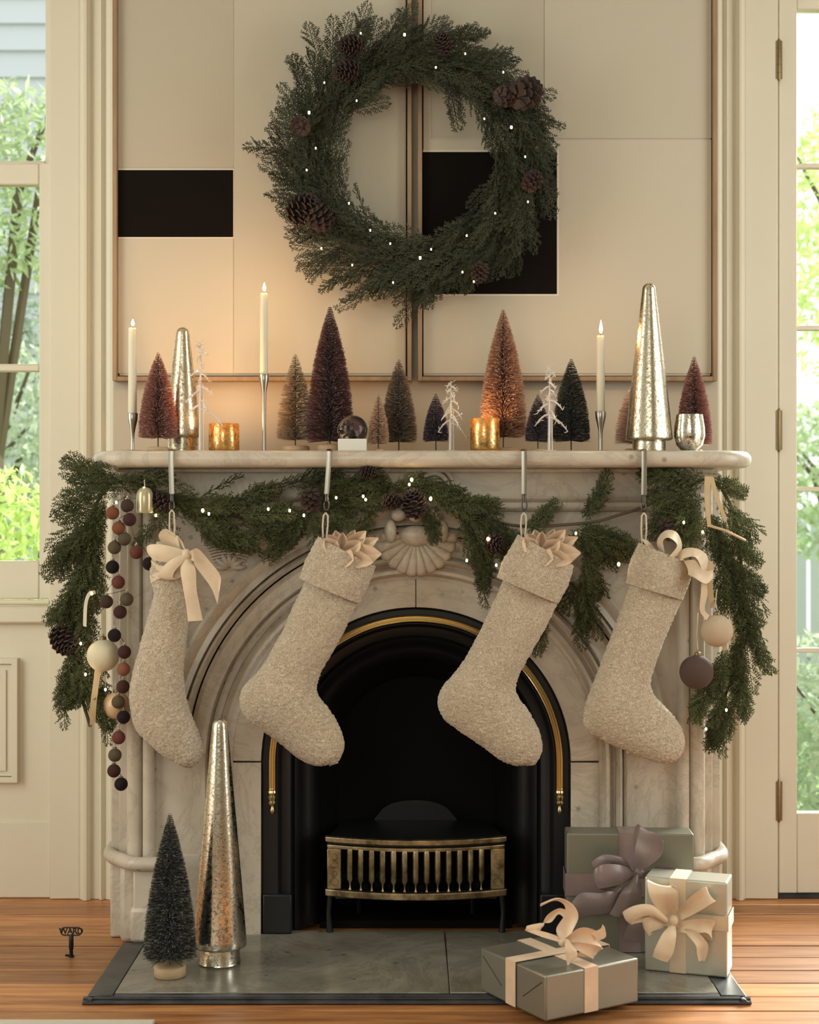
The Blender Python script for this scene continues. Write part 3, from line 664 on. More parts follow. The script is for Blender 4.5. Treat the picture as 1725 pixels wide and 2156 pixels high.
# ------------------------------------------------------------------ garden seen through the glass
def foliage_mesh(name, n, rad, size, m):
    d = RNG.normal(size=(n, 3)); d /= np.linalg.norm(d, axis=1, keepdims=True)
    c = d*np.asarray(rad)*(0.45+0.55*RNG.random((n, 1))**0.5)
    c *= 1+0.18*np.sin(7*d[:, :1]+3*d[:, 1:2])*np.cos(5*d[:, 2:3])
    a = RNG.normal(size=(n, 3)); a /= np.linalg.norm(a, axis=1, keepdims=True)
    b_ = np.cross(a, RNG.normal(size=(n, 3))); b_ /= np.linalg.norm(b_, axis=1, keepdims=True)
    s = size*(0.6+0.8*RNG.random((n, 1)))
    V = np.stack([c-a*s, c+b_*s*0.32, c+a*s, c-b_*s*0.32], 1).reshape(-1, 3)
    me = mesh_np(name, V, np.arange(4*n).reshape(n, 4)); me.materials.append(M[m]); return me
def shrub(name, label, cat, x, y, zc, rad, n, size, m, trunk=0.03, group=None):
    t = thing(name, label, cat, (x, y, -0.35), group)
    me = foliage_mesh('foliage', n, rad, size, m)
    o = bpy.data.objects.new('foliage', me); C.objects.link(o); o.parent = t; o.location = (0, 0, zc+0.35); o['kind'] = 'stuff'
    b_ = MB(); b_.tube([(x, y, -0.35), (x+0.03, y, zc*0.5), (x-0.02, y, zc+rad[2]*0.3)], [trunk, trunk*0.8, trunk*0.3], 7)
    for k in range(6):
        a = k*1.1; b_.tube([(x, y, zc*0.4), (x+math.cos(a)*rad[0]*0.35, y+math.sin(a)*rad[1]*0.3, zc), (x+math.cos(a)*rad[0]*0.7, y+math.sin(a)*rad[1]*0.6, zc+rad[2]*(0.2+0.1*k))], [trunk*0.5, trunk*0.35, trunk*0.15], 5)
    b_.build('branches', M['bark'], t)
shrub('lime_shrub', 'bright lime green shrub low outside the left window', 'shrub', -1.50, 5.35, 0.55, (0.55, 0.40, 0.62), 6500, 0.030, 'leaf_b')
shrub('garden_tree', 'leafy green tree filling the lower left window panes', 'tree', -2.15, 7.3, 1.25, (0.78, 0.55, 0.62), 7000, 0.036, 'leaf_c', 0.05)
shrub('garden_tree', 'green tree branches across the upper left window pane', 'tree', -1.75, 6.3, 2.35, (0.62, 0.35, 0.45), 3600, 0.030, 'leaf_a', 0.05)
shrub('garden_tree', 'loose grey-green tree against the white house outside', 'tree', -2.45, 8.2, 1.9, (0.55, 0.4, 0.40), 2200, 0.032, 'leaf_c', 0.05)
shrub('garden_tree', 'tall pale green tree outside the top panes of the door', 'tree', 2.25, 7.2, 2.3, (0.62, 0.6, 0.75), 4200, 0.034, 'leaf_b', 0.05)
shrub('garden_tree', 'mid green tree behind the middle panes of the door', 'tree', 2.5, 8.6, 1.2, (0.62, 0.5, 0.5), 3200, 0.034, 'leaf_a', 0.05)
shrub('garden_shrub', 'round green shrub outside the lowest door panes', 'shrub', 1.85, 6.0, 0.10, (0.5, 0.4, 0.48), 4200, 0.032, 'leaf_c')
house = thing('neighbour_house', 'white weatherboard house behind the tree outside the left window', 'house', (-3.2, 9.6, -0.35))
MB().box(-5.2, -1.2, 9.62, 11, -0.35, 5.2).build('wall', M['siding'], house)
for k in range(32):
    z = -0.33+k*0.17; MB().add([(-5.2, 9.585, z), (-1.2, 9.585, z), (-1.2, 9.612, z+0.172), (-5.2, 9.612, z+0.172), (-5.2, 9.62, z), (-1.2, 9.62, z), (-1.2, 9.62, z+0.172), (-5.2, 9.62, z+0.172)],
        [(0, 1, 2, 3), (7, 6, 5, 4), (0, 4, 5, 1), (3, 2, 6, 7), (0, 3, 7, 4), (1, 5, 6, 2)]).build('weatherboard', M['siding'], house, smooth=False)
fe = thing('garden_fence', 'pale paling fence behind the shrubs outside the door', 'fence', (2.8, 10.0, -0.35))
for k in range(17):
    x = 1.6+k*0.13; MB().box(x, x+0.105, 10.0, 10.02, -0.35, 1.0+0.02*math.sin(k*3.0)).build('paling', M['siding'], fe, smooth=False)
for z in (0.0, 0.7): MB().box(1.6, 3.8, 10.02, 10.06, z, z+0.08).build('rail', M['siding'], fe, smooth=False)

# ------------------------------------------------------------------ cedar sprigs
def kites(A, B, wv):                                   # flat four-cornered leaves from A to B, half-width vectors wv
    mid = A*0.6+B*0.4
    return np.stack([A, mid+wv, B, mid-wv], 1).reshape(-1, 3)
def sprig_mesh(L, spread, seed, m, droop=0.12):
    rg_ = np.random.default_rng(seed); A = []; B = []; W = []
    def seg(a, b_, wd):
        a, b_ = np.array(a), np.array(b_); d = b_-a
        n = np.cross(d, rg_.normal(size=3)); n /= max(np.linalg.norm(n), 1e-9)
        A.append(a); B.append(b_); W.append(n*wd)
        n2 = np.cross(d, n); n2 /= max(np.linalg.norm(n2), 1e-9); A.append(a); B.append(b_); W.append(n2*wd)
    def axis(t): return np.array([L*t, 0.02*L*math.sin(3*t+seed), -droop*L*t*t])
    ns = int(L/0.0044)
    for i in range(ns):
        t = 0.04+0.96*i/ns; o = axis(t); seg(axis(max(0, t-1.2/ns)), axis(min(1, t+0.6/ns)), 0.0012)
        side = 1 if i % 2 else -1
        l = L*spread*(0.25+0.95*math.sin(PI*min(1, (1-t)*0.80+0.08)))*(0.75+0.5*rg_.random())*(1.0 if t < 0.93 else 0.6)
        ang = math.radians(38+16*rg_.random()); el = rg_.normal()*0.38
        d = np.array([math.cos(ang), side*math.sin(ang)*math.cos(el), math.sin(ang)*math.sin(el)])
        nb = max(3, int(l/0.0046)); c = np.array([0.25, 0, -0.1]); p = o.copy()
        for j in range(nb):
            dd = d+c*(j/nb)*0.9; dd /= np.linalg.norm(dd); q = p+dd*l/nb
            seg(p, q+dd*0.001, 0.00115)
            if j > 0:
                for s2 in (1, -1):
                    if rg_.random() < 0.88:
                        a2 = math.radians(36+18*rg_.random()); px_ = np.cross(dd, [0, 0, 1]); px_ /= max(np.linalg.norm(px_), 1e-9)
                        e = dd*math.cos(a2)+px_*math.sin(a2)*s2+np.array([0, 0, rg_.normal()*0.25])
                        seg(q, q+e*(0.0055+0.005*rg_.random())*(1-0.45*j/nb), 0.00135)
            p = q
    A, B, W = map(np.array, (A, B, W))
    V = kites(A, B, W); me = mesh_np('sprig', V, np.arange(len(V)).reshape(-1, 4)); me.materials.append(M[m]); return me
SPR = {}
for m in ('cedar_wreath', 'cedar'):
    SPR[m] = [(L, sprig_mesh(L, sp, 11+int(L*1000)+k, m)) for L, sp, k in ((0.075, 0.24, 0), (0.105, 0.21, 1), (0.105, 0.18, 2), (0.14, 0.18, 3), (0.14, 0.15, 4), (0.18, 0.15, 5), (0.18, 0.13, 6))]
def sprig(parent, p0, p1, m, roll=None, rng=random):
    p0, p1 = Vector(p0), Vector(p1); d = p1-p0; L = d.length
    if L < 1e-4: return
    c = sorted(SPR[m], key=lambda q: abs(q[0]-L)+rng.random()*0.02)[0]
    X = d.normalized(); roll = rng.gauss(0, 0.6) if roll is None else roll
    nrm = Vector((0, -1, 0.15)); nrm = (nrm-X*nrm.dot(X)).normalized(); nrm = Matrix.Rotation(roll, 3, X) @ nrm
    Yv = nrm.cross(X); s = L/c[0]
    o = bpy.data.objects.new('sprig', c[1]); C.objects.link(o); o.parent = parent
    mt = Matrix((X, Yv, nrm)).transposed().to_4x4() @ Matrix.Diagonal((s, s*rng.choice((1, -1)), s, 1))
    mt.translation = p0-root_loc(parent); o.matrix_local = mt
def cone_mesh(r=0.0225, ln_=0.050, rows=8):
    b_ = MB(); b_.ball((0, 0, 0), r*0.38, r*0.38, ln_*0.44, 10, 8); N = rows*8
    for i in range(N):
        t = i/N; a = i*2.39996; z = -ln_*0.46+ln_*0.92*t; rr = r*(math.sin(PI*min(1, 0.20+0.78*t))**0.7)
        o = Vector((0, 0, z)); d = Vector((math.cos(a), math.sin(a), -0.25+1.15*t)).normalized(); sd = Vector((-math.sin(a), math.cos(a), 0))
        w_ = 0.0058*(0.55+0.6*math.sin(PI*min(1, 0.2+0.75*t)))
        p0 = o+d*rr*0.25; p1 = o+d*rr*0.92; p2 = o+d*rr*1.10+Vector((0, 0, 0.002)); up = d.cross(sd)*0.0011
        vs = [p0-sd*w_*0.3, p0+sd*w_*0.3, p1+sd*w_, p2, p1-sd*w_]
        b_.add([v-up for v in vs]+[v+up for v in vs], [(0, 1, 2, 3, 4), (9, 8, 7, 6, 5), (1, 6, 7, 2), (2, 7, 8, 3), (3, 8, 9, 4), (4, 9, 5, 0)])
    me = bpy.data.meshes.new('pine_cone'); me.from_pydata(b_.v, [], b_.f); me.update(); me.materials.append(M['cone']); return me
def sprig_matrix(p0, p1, m, rng, roll):
    d = p1-p0; L = d.length; c = sorted(SPR[m], key=lambda q: abs(q[0]-L)+rng.random()*0.02)[0]
    X = d.normalized(); nrm = Vector((0, -1, 0.15)); nrm = (nrm-X*nrm.dot(X)).normalized(); nrm = Matrix.Rotation(roll, 3, X) @ nrm
    s = L/c[0]; mt = Matrix((X, nrm.cross(X), nrm)).transposed().to_4x4() @ Matrix.Diagonal((s, s, s, 1)); mt.translation = p0
    return c[1], mt
def filling(parent, segs, m, rng):
    off = root_loc(parent); VV = []
    for p0, p1 in segs:
        me, mt = sprig_matrix(Vector(p0), Vector(p1), m, rng, rng.gauss(0, 0.9)); k = len(me.vertices); a = np.empty(k*3, np.float32); me.vertices.foreach_get('co', a)
        A = np.array(mt); VV.append(a.reshape(-1, 3) @ A[:3, :3].T+A[:3, 3]-np.array(off))
    V = np.vstack(VV); me = mesh_np('sprig_filling', V, np.arange(len(V)).reshape(-1, 4)); me.materials.append(M[m])
    o = bpy.data.objects.new('sprig_filling', me); C.objects.link(o); o.parent = parent; o['kind'] = 'stuff'
CONE = cone_mesh()
def cone(parent, p, r, tilt=None):
    o = bpy.data.objects.new('pine_cone', CONE); C.objects.link(o); o.parent = parent; o.location = Vector(p)-root_loc(parent)
    s = r/0.0225; o.scale = (s, s, s); o.rotation_euler = tilt or (random.uniform(0.35, 0.95)*random.choice((1, -1)), random.uniform(0, 6.28), 0)
bm_ = MB(); bm_.ball((0, 0, 0), 0.0021, 0.0021, 0.0030, 8, 6)
bme = bpy.data.meshes.new('light_bulb'); bme.from_pydata(bm_.v, [], bm_.f); bme.update(); bme.materials.append(M['bulb'])
def bulb(parent, p, s=1.0):
    o = bpy.data.objects.new('light_bulb', bme); C.objects.link(o); o.parent = parent; o.location = Vector(p)-root_loc(parent); o.scale = (s, s, s)
# ------------------------------------------------------------------ wreath
YWR = 3.735
wre = thing('wreath', 'round dark cedar wreath with pine cones and fairy lights hung over the framed collages', 'wreath', P(878, 335, YWR))
wc = P(878, 335, YWR); pu = YWR/F
ringp = [(wc.x+218*pu*math.cos(a)*1.02, YWR+0.022, wc.z+212*pu*math.sin(a)) for a in np.linspace(0, 2*PI, 60)]
MB().tube(ringp, 0.026, 8).build('twig_ring', M['stem'], wre)
rr_ = random.Random(5)
for layer, (n, r0, r1, out, l0, l1, dy) in enumerate([(70, 180, 262, 0.50, 105, 150, 0.006), (66, 190, 240, 0.12, 95, 140, -0.030), (52, 165, 205, -0.22, 80, 120, -0.012), (40, 225, 262, 0.75, 85, 120, -0.004)]):
    for k in range(n):
        a = 2*PI*(k+rr_.random()*0.8)/n; rad = rr_.uniform(r0, r1)
        p0 = Vector((wc.x+rad*pu*math.cos(a), YWR+dy+rr_.uniform(-0.012, 0.012), wc.z+rad*0.98*pu*math.sin(a)))
        o_ = out+rr_.gauss(0, 0.18)
        if layer in (0, 3) and not (0.35*PI < a < 1.55*PI): o_ *= 0.55
        if layer == 2 and a > PI*1.5: o_ *= 0.6
        d = Vector((math.sin(a)+o_*math.cos(a), rr_.uniform(-0.22, 0.10), -math.cos(a)+o_*math.sin(a))).normalized()
        d.z -= 0.12; L = rr_.uniform(l0, l1)*pu
        sprig(wre, p0, p0+d*L, 'cedar_wreath', rng=rr_)
for x0, y0, x1, y1 in [(640, 325, 514, 298), (650, 345, 540, 318), (640, 300, 570, 254), (665, 400, 575, 400), (650, 420, 590, 440), (655, 470, 600, 452), (690, 545, 648, 590), (720, 565, 640, 570), (770, 580, 700, 588),
    (840, 590, 775, 605), (905, 585, 905, 650), (925, 570, 890, 640), (680, 150, 650, 42), (700, 130, 705, 30), (640, 190, 610, 110), (620, 235, 590, 175), (745, 120, 770, 38), (800, 100, 845, 22), (850, 70, 850, 14),
    (930, 70, 940, 32), (1000, 90, 1030, 60), (1090, 185, 1172, 203), (1090, 240, 1192, 262), (1090, 265, 1150, 300), (1120, 330, 1165, 415), (940, 170, 972, 272), (950, 160, 960, 250), (1060, 480, 1030, 590), (1090, 450, 1060, 560), (1010, 520, 980, 610), (1040, 380, 985, 440), (1050, 430, 965, 480), (1000, 110, 1060, 130)]:
    sprig(wre, P(x0, y0, YWR-0.02), P(x1, y1, YWR-0.005+rr_.uniform(-0.02, 0.01)), 'cedar_wreath', rng=rr_, roll=rr_.gauss(0, 0.35))
fs_ = []
for k in range(230):
    a = rr_.uniform(0, 2*PI); rad = rr_.uniform(172, 258); o_ = rr_.gauss(0.08, 0.45)
    p0 = Vector((wc.x+rad*pu*math.cos(a), YWR+rr_.uniform(-0.045, 0.012), wc.z+rad*0.98*pu*math.sin(a)))
    d = Vector((math.sin(a)+o_*math.cos(a), rr_.uniform(-0.3, 0.08), -math.cos(a)+o_*math.sin(a))).normalized()
    fs_.append((p0, p0+d*rr_.uniform(65, 105)*pu))
filling(wre, fs_, 'cedar_wreath', rr_)
for x, y, r in [(735, 97, 22), (727, 150, 23), (932, 90, 20), (1108, 195, 33), (1066, 203, 22), (632, 265, 20), (640, 440, 30), (672, 458, 28), (1122, 380, 20), (1010, 575, 18)]:
    cone(wre, P(x, y, YWR-0.075), r*pu)
for x, y in [(852, 73), (760, 70), (980, 113), (683, 174), (918, 142), (1060, 152), (751, 212), (651, 237), (1020, 250), (1077, 268), (665, 312), (646, 358), (735, 428), (780, 485), (822, 513), (677, 523), (742, 558), (828, 595), (885, 543), (908, 525), (983, 496), (974, 573), (998, 593), (1043, 449), (1112, 425), (1106, 330)]:
    bulb(wre, P(x, y, YWR-0.092), 1.35 if (x, y) in ((852, 73), (651, 237), (1077, 268), (885, 543)) else 0.85)
MB().tube([(wc.x+212*pu*math.cos(a)*(1+0.06*math.sin(9*a)), YWR-0.02, wc.z+208*pu*math.sin(a)*(1+0.06*math.sin(9*a))) for a in np.linspace(0, 2*PI, 90)], 0.0007, 4).build('light_wire', M['stem'], wre)

# ------------------------------------------------------------------ garland
YGA = 3.475
gar = thing('garland', 'green cedar garland with pine cones and fairy lights draped under mantel shelf', 'garland', P(876, 1040, YGA))
MAIN = [(190, 1530), (160, 1420), (150, 1300), (165, 1180), (195, 1080), (240, 1015), (320, 1030), (400, 1075), (500, 1085), (600, 1060), (690, 1030), (780, 1020), (870, 1035), (960, 1060), (1040, 1095), (1110, 1108), (1240, 1100), (1300, 1085), (1360, 1065), (1440, 1030), (1500, 1010), (1545, 1080), (1560, 1180), (1568, 1280), (1556, 1380), (1525, 1470), (1500, 1530)]
mp_ = catmull(np.array([[*P(x, y, YGA+0.030)] for x, y in MAIN]), 140)
MB().tube([tuple(p) for p in mp_], 0.0038, 7).build('stem', M['stem'], gar)
gr_ = random.Random(9)
STR = [  # x0, y0, x1, y1, count, jitter : cedar strokes, in pixels
 (270, 1015, 130, 962, 4, 16), (250, 1020, 140, 1000, 4, 18), (235, 1030, 128, 1045, 4, 18), (230, 1050, 120, 1095, 4, 16), (215, 1075, 97, 1220, 6, 14), (200, 1100, 110, 1170, 5, 16),
 (220, 1060, 170, 1200, 8, 18), (190, 1140, 150, 1270, 8, 18), (200, 1160, 195, 1280, 6, 14), (165, 1230, 105, 1330, 5, 14), (165, 1240, 140, 1350, 7, 16), (180, 1250, 170, 1380, 7, 16), (160, 1340, 138, 1495, 6, 12), (175, 1380, 160, 1480, 6, 14), (200, 1380, 185, 1490, 5, 12), (215, 1430, 232, 1538, 5, 9), (195, 1430, 215, 1520, 4, 10),
 (250, 1005, 330, 1020, 5, 14), (290, 1000, 370, 1010, 4, 12), (300, 1030, 350, 1090, 5, 16), (330, 1090, 290, 1150, 3, 10), (320, 1040, 440, 1075, 6, 18),
 (380, 1070, 500, 1060, 6, 16), (390, 1085, 500, 1110, 7, 16), (410, 1100, 470, 1150, 4, 14), (440, 1110, 545, 1150, 5, 12), (480, 1070, 590, 1020, 5, 12), (500, 1085, 620, 1080, 7, 16), (520, 1110, 600, 1130, 5, 14), (640, 1090, 562, 1172, 4, 9), (650, 1060, 600, 1150, 4, 12),
 (620, 1050, 720, 1000, 6, 12), (640, 1060, 740, 1050, 6, 16), (650, 1080, 680, 1120, 4, 12), (700, 1080, 740, 1110, 4, 14), (700, 1020, 820, 1010, 6, 12), (720, 1050, 830, 1050, 6, 16), (760, 1060, 700, 1120, 4, 12), (780, 1070, 750, 1120, 4, 10), (600, 1020, 690, 992, 3, 8),
 (860, 1010, 960, 1050, 5, 12), (900, 1040, 1000, 1080, 6, 14), (900, 1060, 920, 1145, 5, 10), (930, 1060, 1050, 1065, 6, 12), (960, 1070, 1060, 1130, 7, 14), (980, 1090, 1030, 1190, 7, 14), (1010, 1120, 1025, 1250, 5, 9), (1040, 1110, 1080, 1180, 6, 12), (1050, 1120, 1110, 1140, 4, 12), (820, 1030, 890, 1010, 3, 8),
 (1105, 1115, 1178, 1058, 3, 7), (1110, 1120, 1160, 1085, 3, 7), (1240, 1090, 1284, 990, 3, 4), (1225, 1095, 1272, 1030, 3, 7), (1215, 1110, 1330, 1150, 7, 12), (1220, 1110, 1320, 1180, 6, 12), (1215, 1120, 1270, 1180, 6, 14), (1235, 1150, 1262, 1260, 5, 8), (1225, 1190, 1240, 1342, 6, 10), (1215, 1220, 1180, 1290, 3, 8), (1150, 1290, 1130, 1380, 3, 7), (1300, 1120, 1345, 1170, 4, 12),
 (1450, 1000, 1345, 1005, 4, 8), (1480, 1010, 1390, 1010, 5, 12), (1470, 1030, 1370, 1050, 7, 14), (1480, 1050, 1380, 1090, 7, 14), (1480, 1070, 1400, 1130, 6, 16), (1440, 1060, 1360, 1120, 5, 12), (1490, 1080, 1440, 1150, 6, 14), (1500, 1010, 1570, 1045, 4, 10),
 (1520, 1050, 1590, 1150, 6, 12), (1500, 1080, 1530, 1200, 8, 16), (1530, 1120, 1600, 1190, 5, 12), (1530, 1150, 1560, 1270, 9, 16), (1550, 1180, 1605, 1260, 5, 10), (1520, 1180, 1530, 1300, 5, 12), (1560, 1240, 1580, 1360, 9, 12), (1570, 1300, 1618, 1420, 4, 6), (1580, 1260, 1600, 1320, 4, 8), (1550, 1330, 1560, 1460, 9, 14), (1530, 1370, 1500, 1480, 7, 12), (1560, 1400, 1570, 1510, 6, 10), (1500, 1420, 1465, 1520, 5, 9), (1520, 1450, 1500, 1580, 8, 10), (1530, 1460, 1530, 1560, 5, 8)]
for x0_, y0_, x1_, y1_, n, j in STR:
    for k in range(n):
        f = gr_.uniform(0.0, 0.35); q = gr_.uniform(0.85, 1.02) if k else 1.0
        if k == 0: f = 0.05; jj = 2
        else: jj = j
        a = (x0_+(x1_-x0_)*f*0.6+gr_.gauss(0, jj*0.6), y0_+(y1_-y0_)*f*0.6+gr_.gauss(0, jj*0.6)); e = (x0_+(x1_-x0_)*q+gr_.gauss(0, jj*0.6), y0_+(y1_-y0_)*q+gr_.gauss(0, jj*0.6))
        yy = YGA+gr_.uniform(-0.020, 0.024)
        if 300 < x0_ < 1470: yy = YGA+gr_.uniform(-0.004, 0.045)
        sprig(gar, P(a[0], a[1], yy), P(e[0], e[1], yy+gr_.uniform(-0.025, 0.012)), 'cedar', rng=gr_, roll=gr_.gauss(0, 0.5))
fs_ = []
for x0_, y0_, x1_, y1_, n, j in STR:
    for k in range(max(1, n//2)):
        f = gr_.uniform(0.0, 0.5); a = (x0_+(x1_-x0_)*f+gr_.gauss(0, j*0.8), y0_+(y1_-y0_)*f+gr_.gauss(0, j*0.8)); L = gr_.uniform(0.5, 0.75)
        yy = YGA+(gr_.uniform(0.005, 0.05) if 300 < x0_ < 1470 else gr_.uniform(-0.02, 0.035))
        fs_.append((P(a[0], a[1], yy), P(a[0]+(x1_-x0_)*L+gr_.gauss(0, j), a[1]+(y1_-y0_)*L+gr_.gauss(0, j), yy+gr_.uniform(-0.02, 0.01))))
filling(gar, fs_, 'cedar', gr_)
for x, y, r in [(135, 1350, 27), (655, 1055, 22), (872, 1060, 26), (826, 1055, 17), (1045, 1142, 22), (338, 1055, 22), (1405, 1112, 18)]:
    cone(gar, P(x, y, YGA-0.022), r*YGA/F)
cone(gar, P(775, 994, YGA-0.02), 0.016, (0.2, 1.4, 0.3))
for x, y in [(303, 1028), (245, 1058), (328, 1085), (427, 1075), (440, 1082), (565, 1072), (610, 1075), (708, 1048), (765, 1045), (770, 1052), (867, 1010), (862, 1020), (907, 1050), (983, 1180), (1028, 1135), (1068, 1175), (1045, 1190), (1303, 1188), (1213, 1123), (193, 1250), (180, 1420), (222, 1452), (170, 1355), (1487, 1535), (1530, 1495), (640, 1085), (1480, 1120), (1440, 1100)]:
    bulb(gar, P(x, y, YGA-0.042), 1.5 if (x, y) in ((867, 1010), (1028, 1135), (1303, 1188), (907, 1050), (427, 1075)) else 1.15)
# ------------------------------------------------------------------ bottle-brush trees
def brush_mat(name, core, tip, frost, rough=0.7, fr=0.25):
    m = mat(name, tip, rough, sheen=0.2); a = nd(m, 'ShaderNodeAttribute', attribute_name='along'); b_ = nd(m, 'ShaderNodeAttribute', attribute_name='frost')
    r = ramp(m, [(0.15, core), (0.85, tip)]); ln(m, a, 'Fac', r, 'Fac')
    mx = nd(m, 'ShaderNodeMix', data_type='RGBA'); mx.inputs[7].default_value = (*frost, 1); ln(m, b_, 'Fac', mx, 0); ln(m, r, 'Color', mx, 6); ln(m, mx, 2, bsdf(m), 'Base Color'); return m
def brush_tree(name, label, x, ytop, ybot, wpx, Y, base_z, mt, n, base=None, group='bottle brush trees', fr=0.2, wid=0.0010, pw=1.95, lean=0.0):
    X = PX(x, Y); zt_, zb_ = PZ(ytop, Y), PZ(ybot, Y); Rm = wpx/2*Y/F; hgt = zt_-zb_
    t = thing(name, label, 'tree', (X, Y, base_z), group)
    rng = np.random.default_rng(int(x*7+ytop))
    tt = 1-(1-rng.random(n)*0.995)**0.62; tt = np.minimum(tt, 0.995)     # more bristles low down, where the brush is wide
    ring = np.round(tt*hgt/0.0042)*0.0042/hgt; tt = 0.35*tt+0.65*ring     # twisted-wire tiers
    rad = Rm*(1-tt**pw)*(0.92+0.14*rng.random(n)); rad = np.maximum(rad, 0.0035)
    ang = rng.random(n)*2*PI; up = rng.normal(size=n)*0.10+0.10
    dx, dy = np.cos(ang), np.sin(ang)
    A = np.stack([dx*0.0008, dy*0.0008, zb_-base_z+tt*hgt], 1); B = np.stack([dx*rad+lean*tt*hgt, dy*rad, zb_-base_z+tt*hgt+rad*up*0.8], 1)
    A[:, 0] += lean*tt*hgt
    sd = np.cross(B-A, rng.normal(size=(n, 3))); sd /= np.linalg.norm(sd, axis=1, keepdims=True)
    w_ = wid*(0.7+0.6*rng.random((n, 1)))
    frz = (rng.random(n) < fr).astype(np.float32); wt = w_*(0.40+0.55*frz[:, None])
    V = np.stack([A-sd*w_*0.5, A+sd*w_*0.5, B+sd*wt, B-sd*wt], 1).reshape(-1, 3)
    me = mesh_np('bristles', V, np.arange(4*n).reshape(n, 4)); me.materials.append(M[mt])
    al = me.attributes.new('along', 'FLOAT', 'POINT'); al.data.foreach_set('value', np.tile([0, 0, 1, 1], n).astype(np.float32))
    fa = me.attributes.new('frost', 'FLOAT', 'POINT')
    fa.data.foreach_set('value', (np.repeat(frz, 4)*np.tile([0, 0, 1, 1], n)).astype(np.float32))
    o = bpy.data.objects.new('bristles', me); C.objects.link(o); o.parent = t; o['kind'] = 'stuff'
    MB().tube([(X, Y, base_z+0.003), (X+lean*hgt*0.5, Y, (zt_+zb_)/2), (X+lean*hgt, Y, zt_-0.014)], [0.0016, 0.0016, 0.0008], 8).build('wire_trunk', M['bark'], t)
    if base:
        r_, h_ = base
        MB().lathe([(r_-0.003, 0), (r_, 0.002), (r_, h_-0.003), (r_-0.003, h_)], 28, (X, Y, base_z+0.0003)).build('wood_base', M['disc_wood'], t, angle=60)
    else:
        MB().lathe([(0.014, 0), (0.0145, 0.001), (0.013, 0.003), (0.002, 0.004)], 20, (X, Y, base_z+0.0003)).build('foot', M['disc_wood'], t)
    return t
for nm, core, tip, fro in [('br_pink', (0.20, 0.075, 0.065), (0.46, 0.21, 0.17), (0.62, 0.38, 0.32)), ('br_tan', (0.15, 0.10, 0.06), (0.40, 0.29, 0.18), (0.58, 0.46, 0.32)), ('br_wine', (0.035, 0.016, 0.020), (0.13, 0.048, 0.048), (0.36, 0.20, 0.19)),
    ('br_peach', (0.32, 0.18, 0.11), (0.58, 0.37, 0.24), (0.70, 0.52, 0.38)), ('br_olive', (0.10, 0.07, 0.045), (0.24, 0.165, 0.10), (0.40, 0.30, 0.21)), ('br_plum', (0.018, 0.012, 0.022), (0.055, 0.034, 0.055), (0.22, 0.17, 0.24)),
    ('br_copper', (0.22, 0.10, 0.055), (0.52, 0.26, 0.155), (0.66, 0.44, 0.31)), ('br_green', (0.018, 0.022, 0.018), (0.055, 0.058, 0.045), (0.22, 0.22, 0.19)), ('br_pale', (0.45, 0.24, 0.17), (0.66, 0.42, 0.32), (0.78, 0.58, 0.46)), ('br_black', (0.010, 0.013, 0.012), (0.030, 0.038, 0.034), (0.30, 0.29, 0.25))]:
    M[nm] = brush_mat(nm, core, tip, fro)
T = brush_tree
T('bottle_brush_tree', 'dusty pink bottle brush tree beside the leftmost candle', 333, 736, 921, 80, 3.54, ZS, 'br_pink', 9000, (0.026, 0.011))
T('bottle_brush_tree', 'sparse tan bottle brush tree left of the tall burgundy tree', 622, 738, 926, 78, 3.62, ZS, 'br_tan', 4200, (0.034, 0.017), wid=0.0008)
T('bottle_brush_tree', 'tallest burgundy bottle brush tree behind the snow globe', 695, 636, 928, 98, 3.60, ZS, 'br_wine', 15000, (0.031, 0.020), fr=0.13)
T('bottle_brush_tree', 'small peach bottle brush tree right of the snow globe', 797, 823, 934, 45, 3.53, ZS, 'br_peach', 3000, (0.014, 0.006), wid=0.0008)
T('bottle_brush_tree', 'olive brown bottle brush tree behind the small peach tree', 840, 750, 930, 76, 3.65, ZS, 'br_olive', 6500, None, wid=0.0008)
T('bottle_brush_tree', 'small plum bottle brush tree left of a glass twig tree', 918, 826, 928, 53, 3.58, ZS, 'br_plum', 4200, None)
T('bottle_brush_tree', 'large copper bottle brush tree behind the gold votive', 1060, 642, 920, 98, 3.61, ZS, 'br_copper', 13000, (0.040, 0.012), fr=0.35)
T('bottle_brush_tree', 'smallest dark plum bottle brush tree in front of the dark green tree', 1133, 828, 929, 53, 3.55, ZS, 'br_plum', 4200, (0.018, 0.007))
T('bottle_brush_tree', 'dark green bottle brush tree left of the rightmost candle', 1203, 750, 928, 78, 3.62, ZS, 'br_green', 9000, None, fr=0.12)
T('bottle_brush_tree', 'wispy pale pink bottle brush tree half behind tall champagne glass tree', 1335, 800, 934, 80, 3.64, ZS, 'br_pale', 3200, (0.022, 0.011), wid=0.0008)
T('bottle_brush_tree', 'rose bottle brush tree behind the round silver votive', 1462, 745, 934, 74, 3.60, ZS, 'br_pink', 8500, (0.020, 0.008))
T('bottle_brush_tree', 'black frosted bottle brush tree on a wood disc on the hearth', 358, 1703, 2016, 108, 3.246, ZH, 'br_black', 17000, (0.034, 0.024), fr=0.16, pw=1.75)
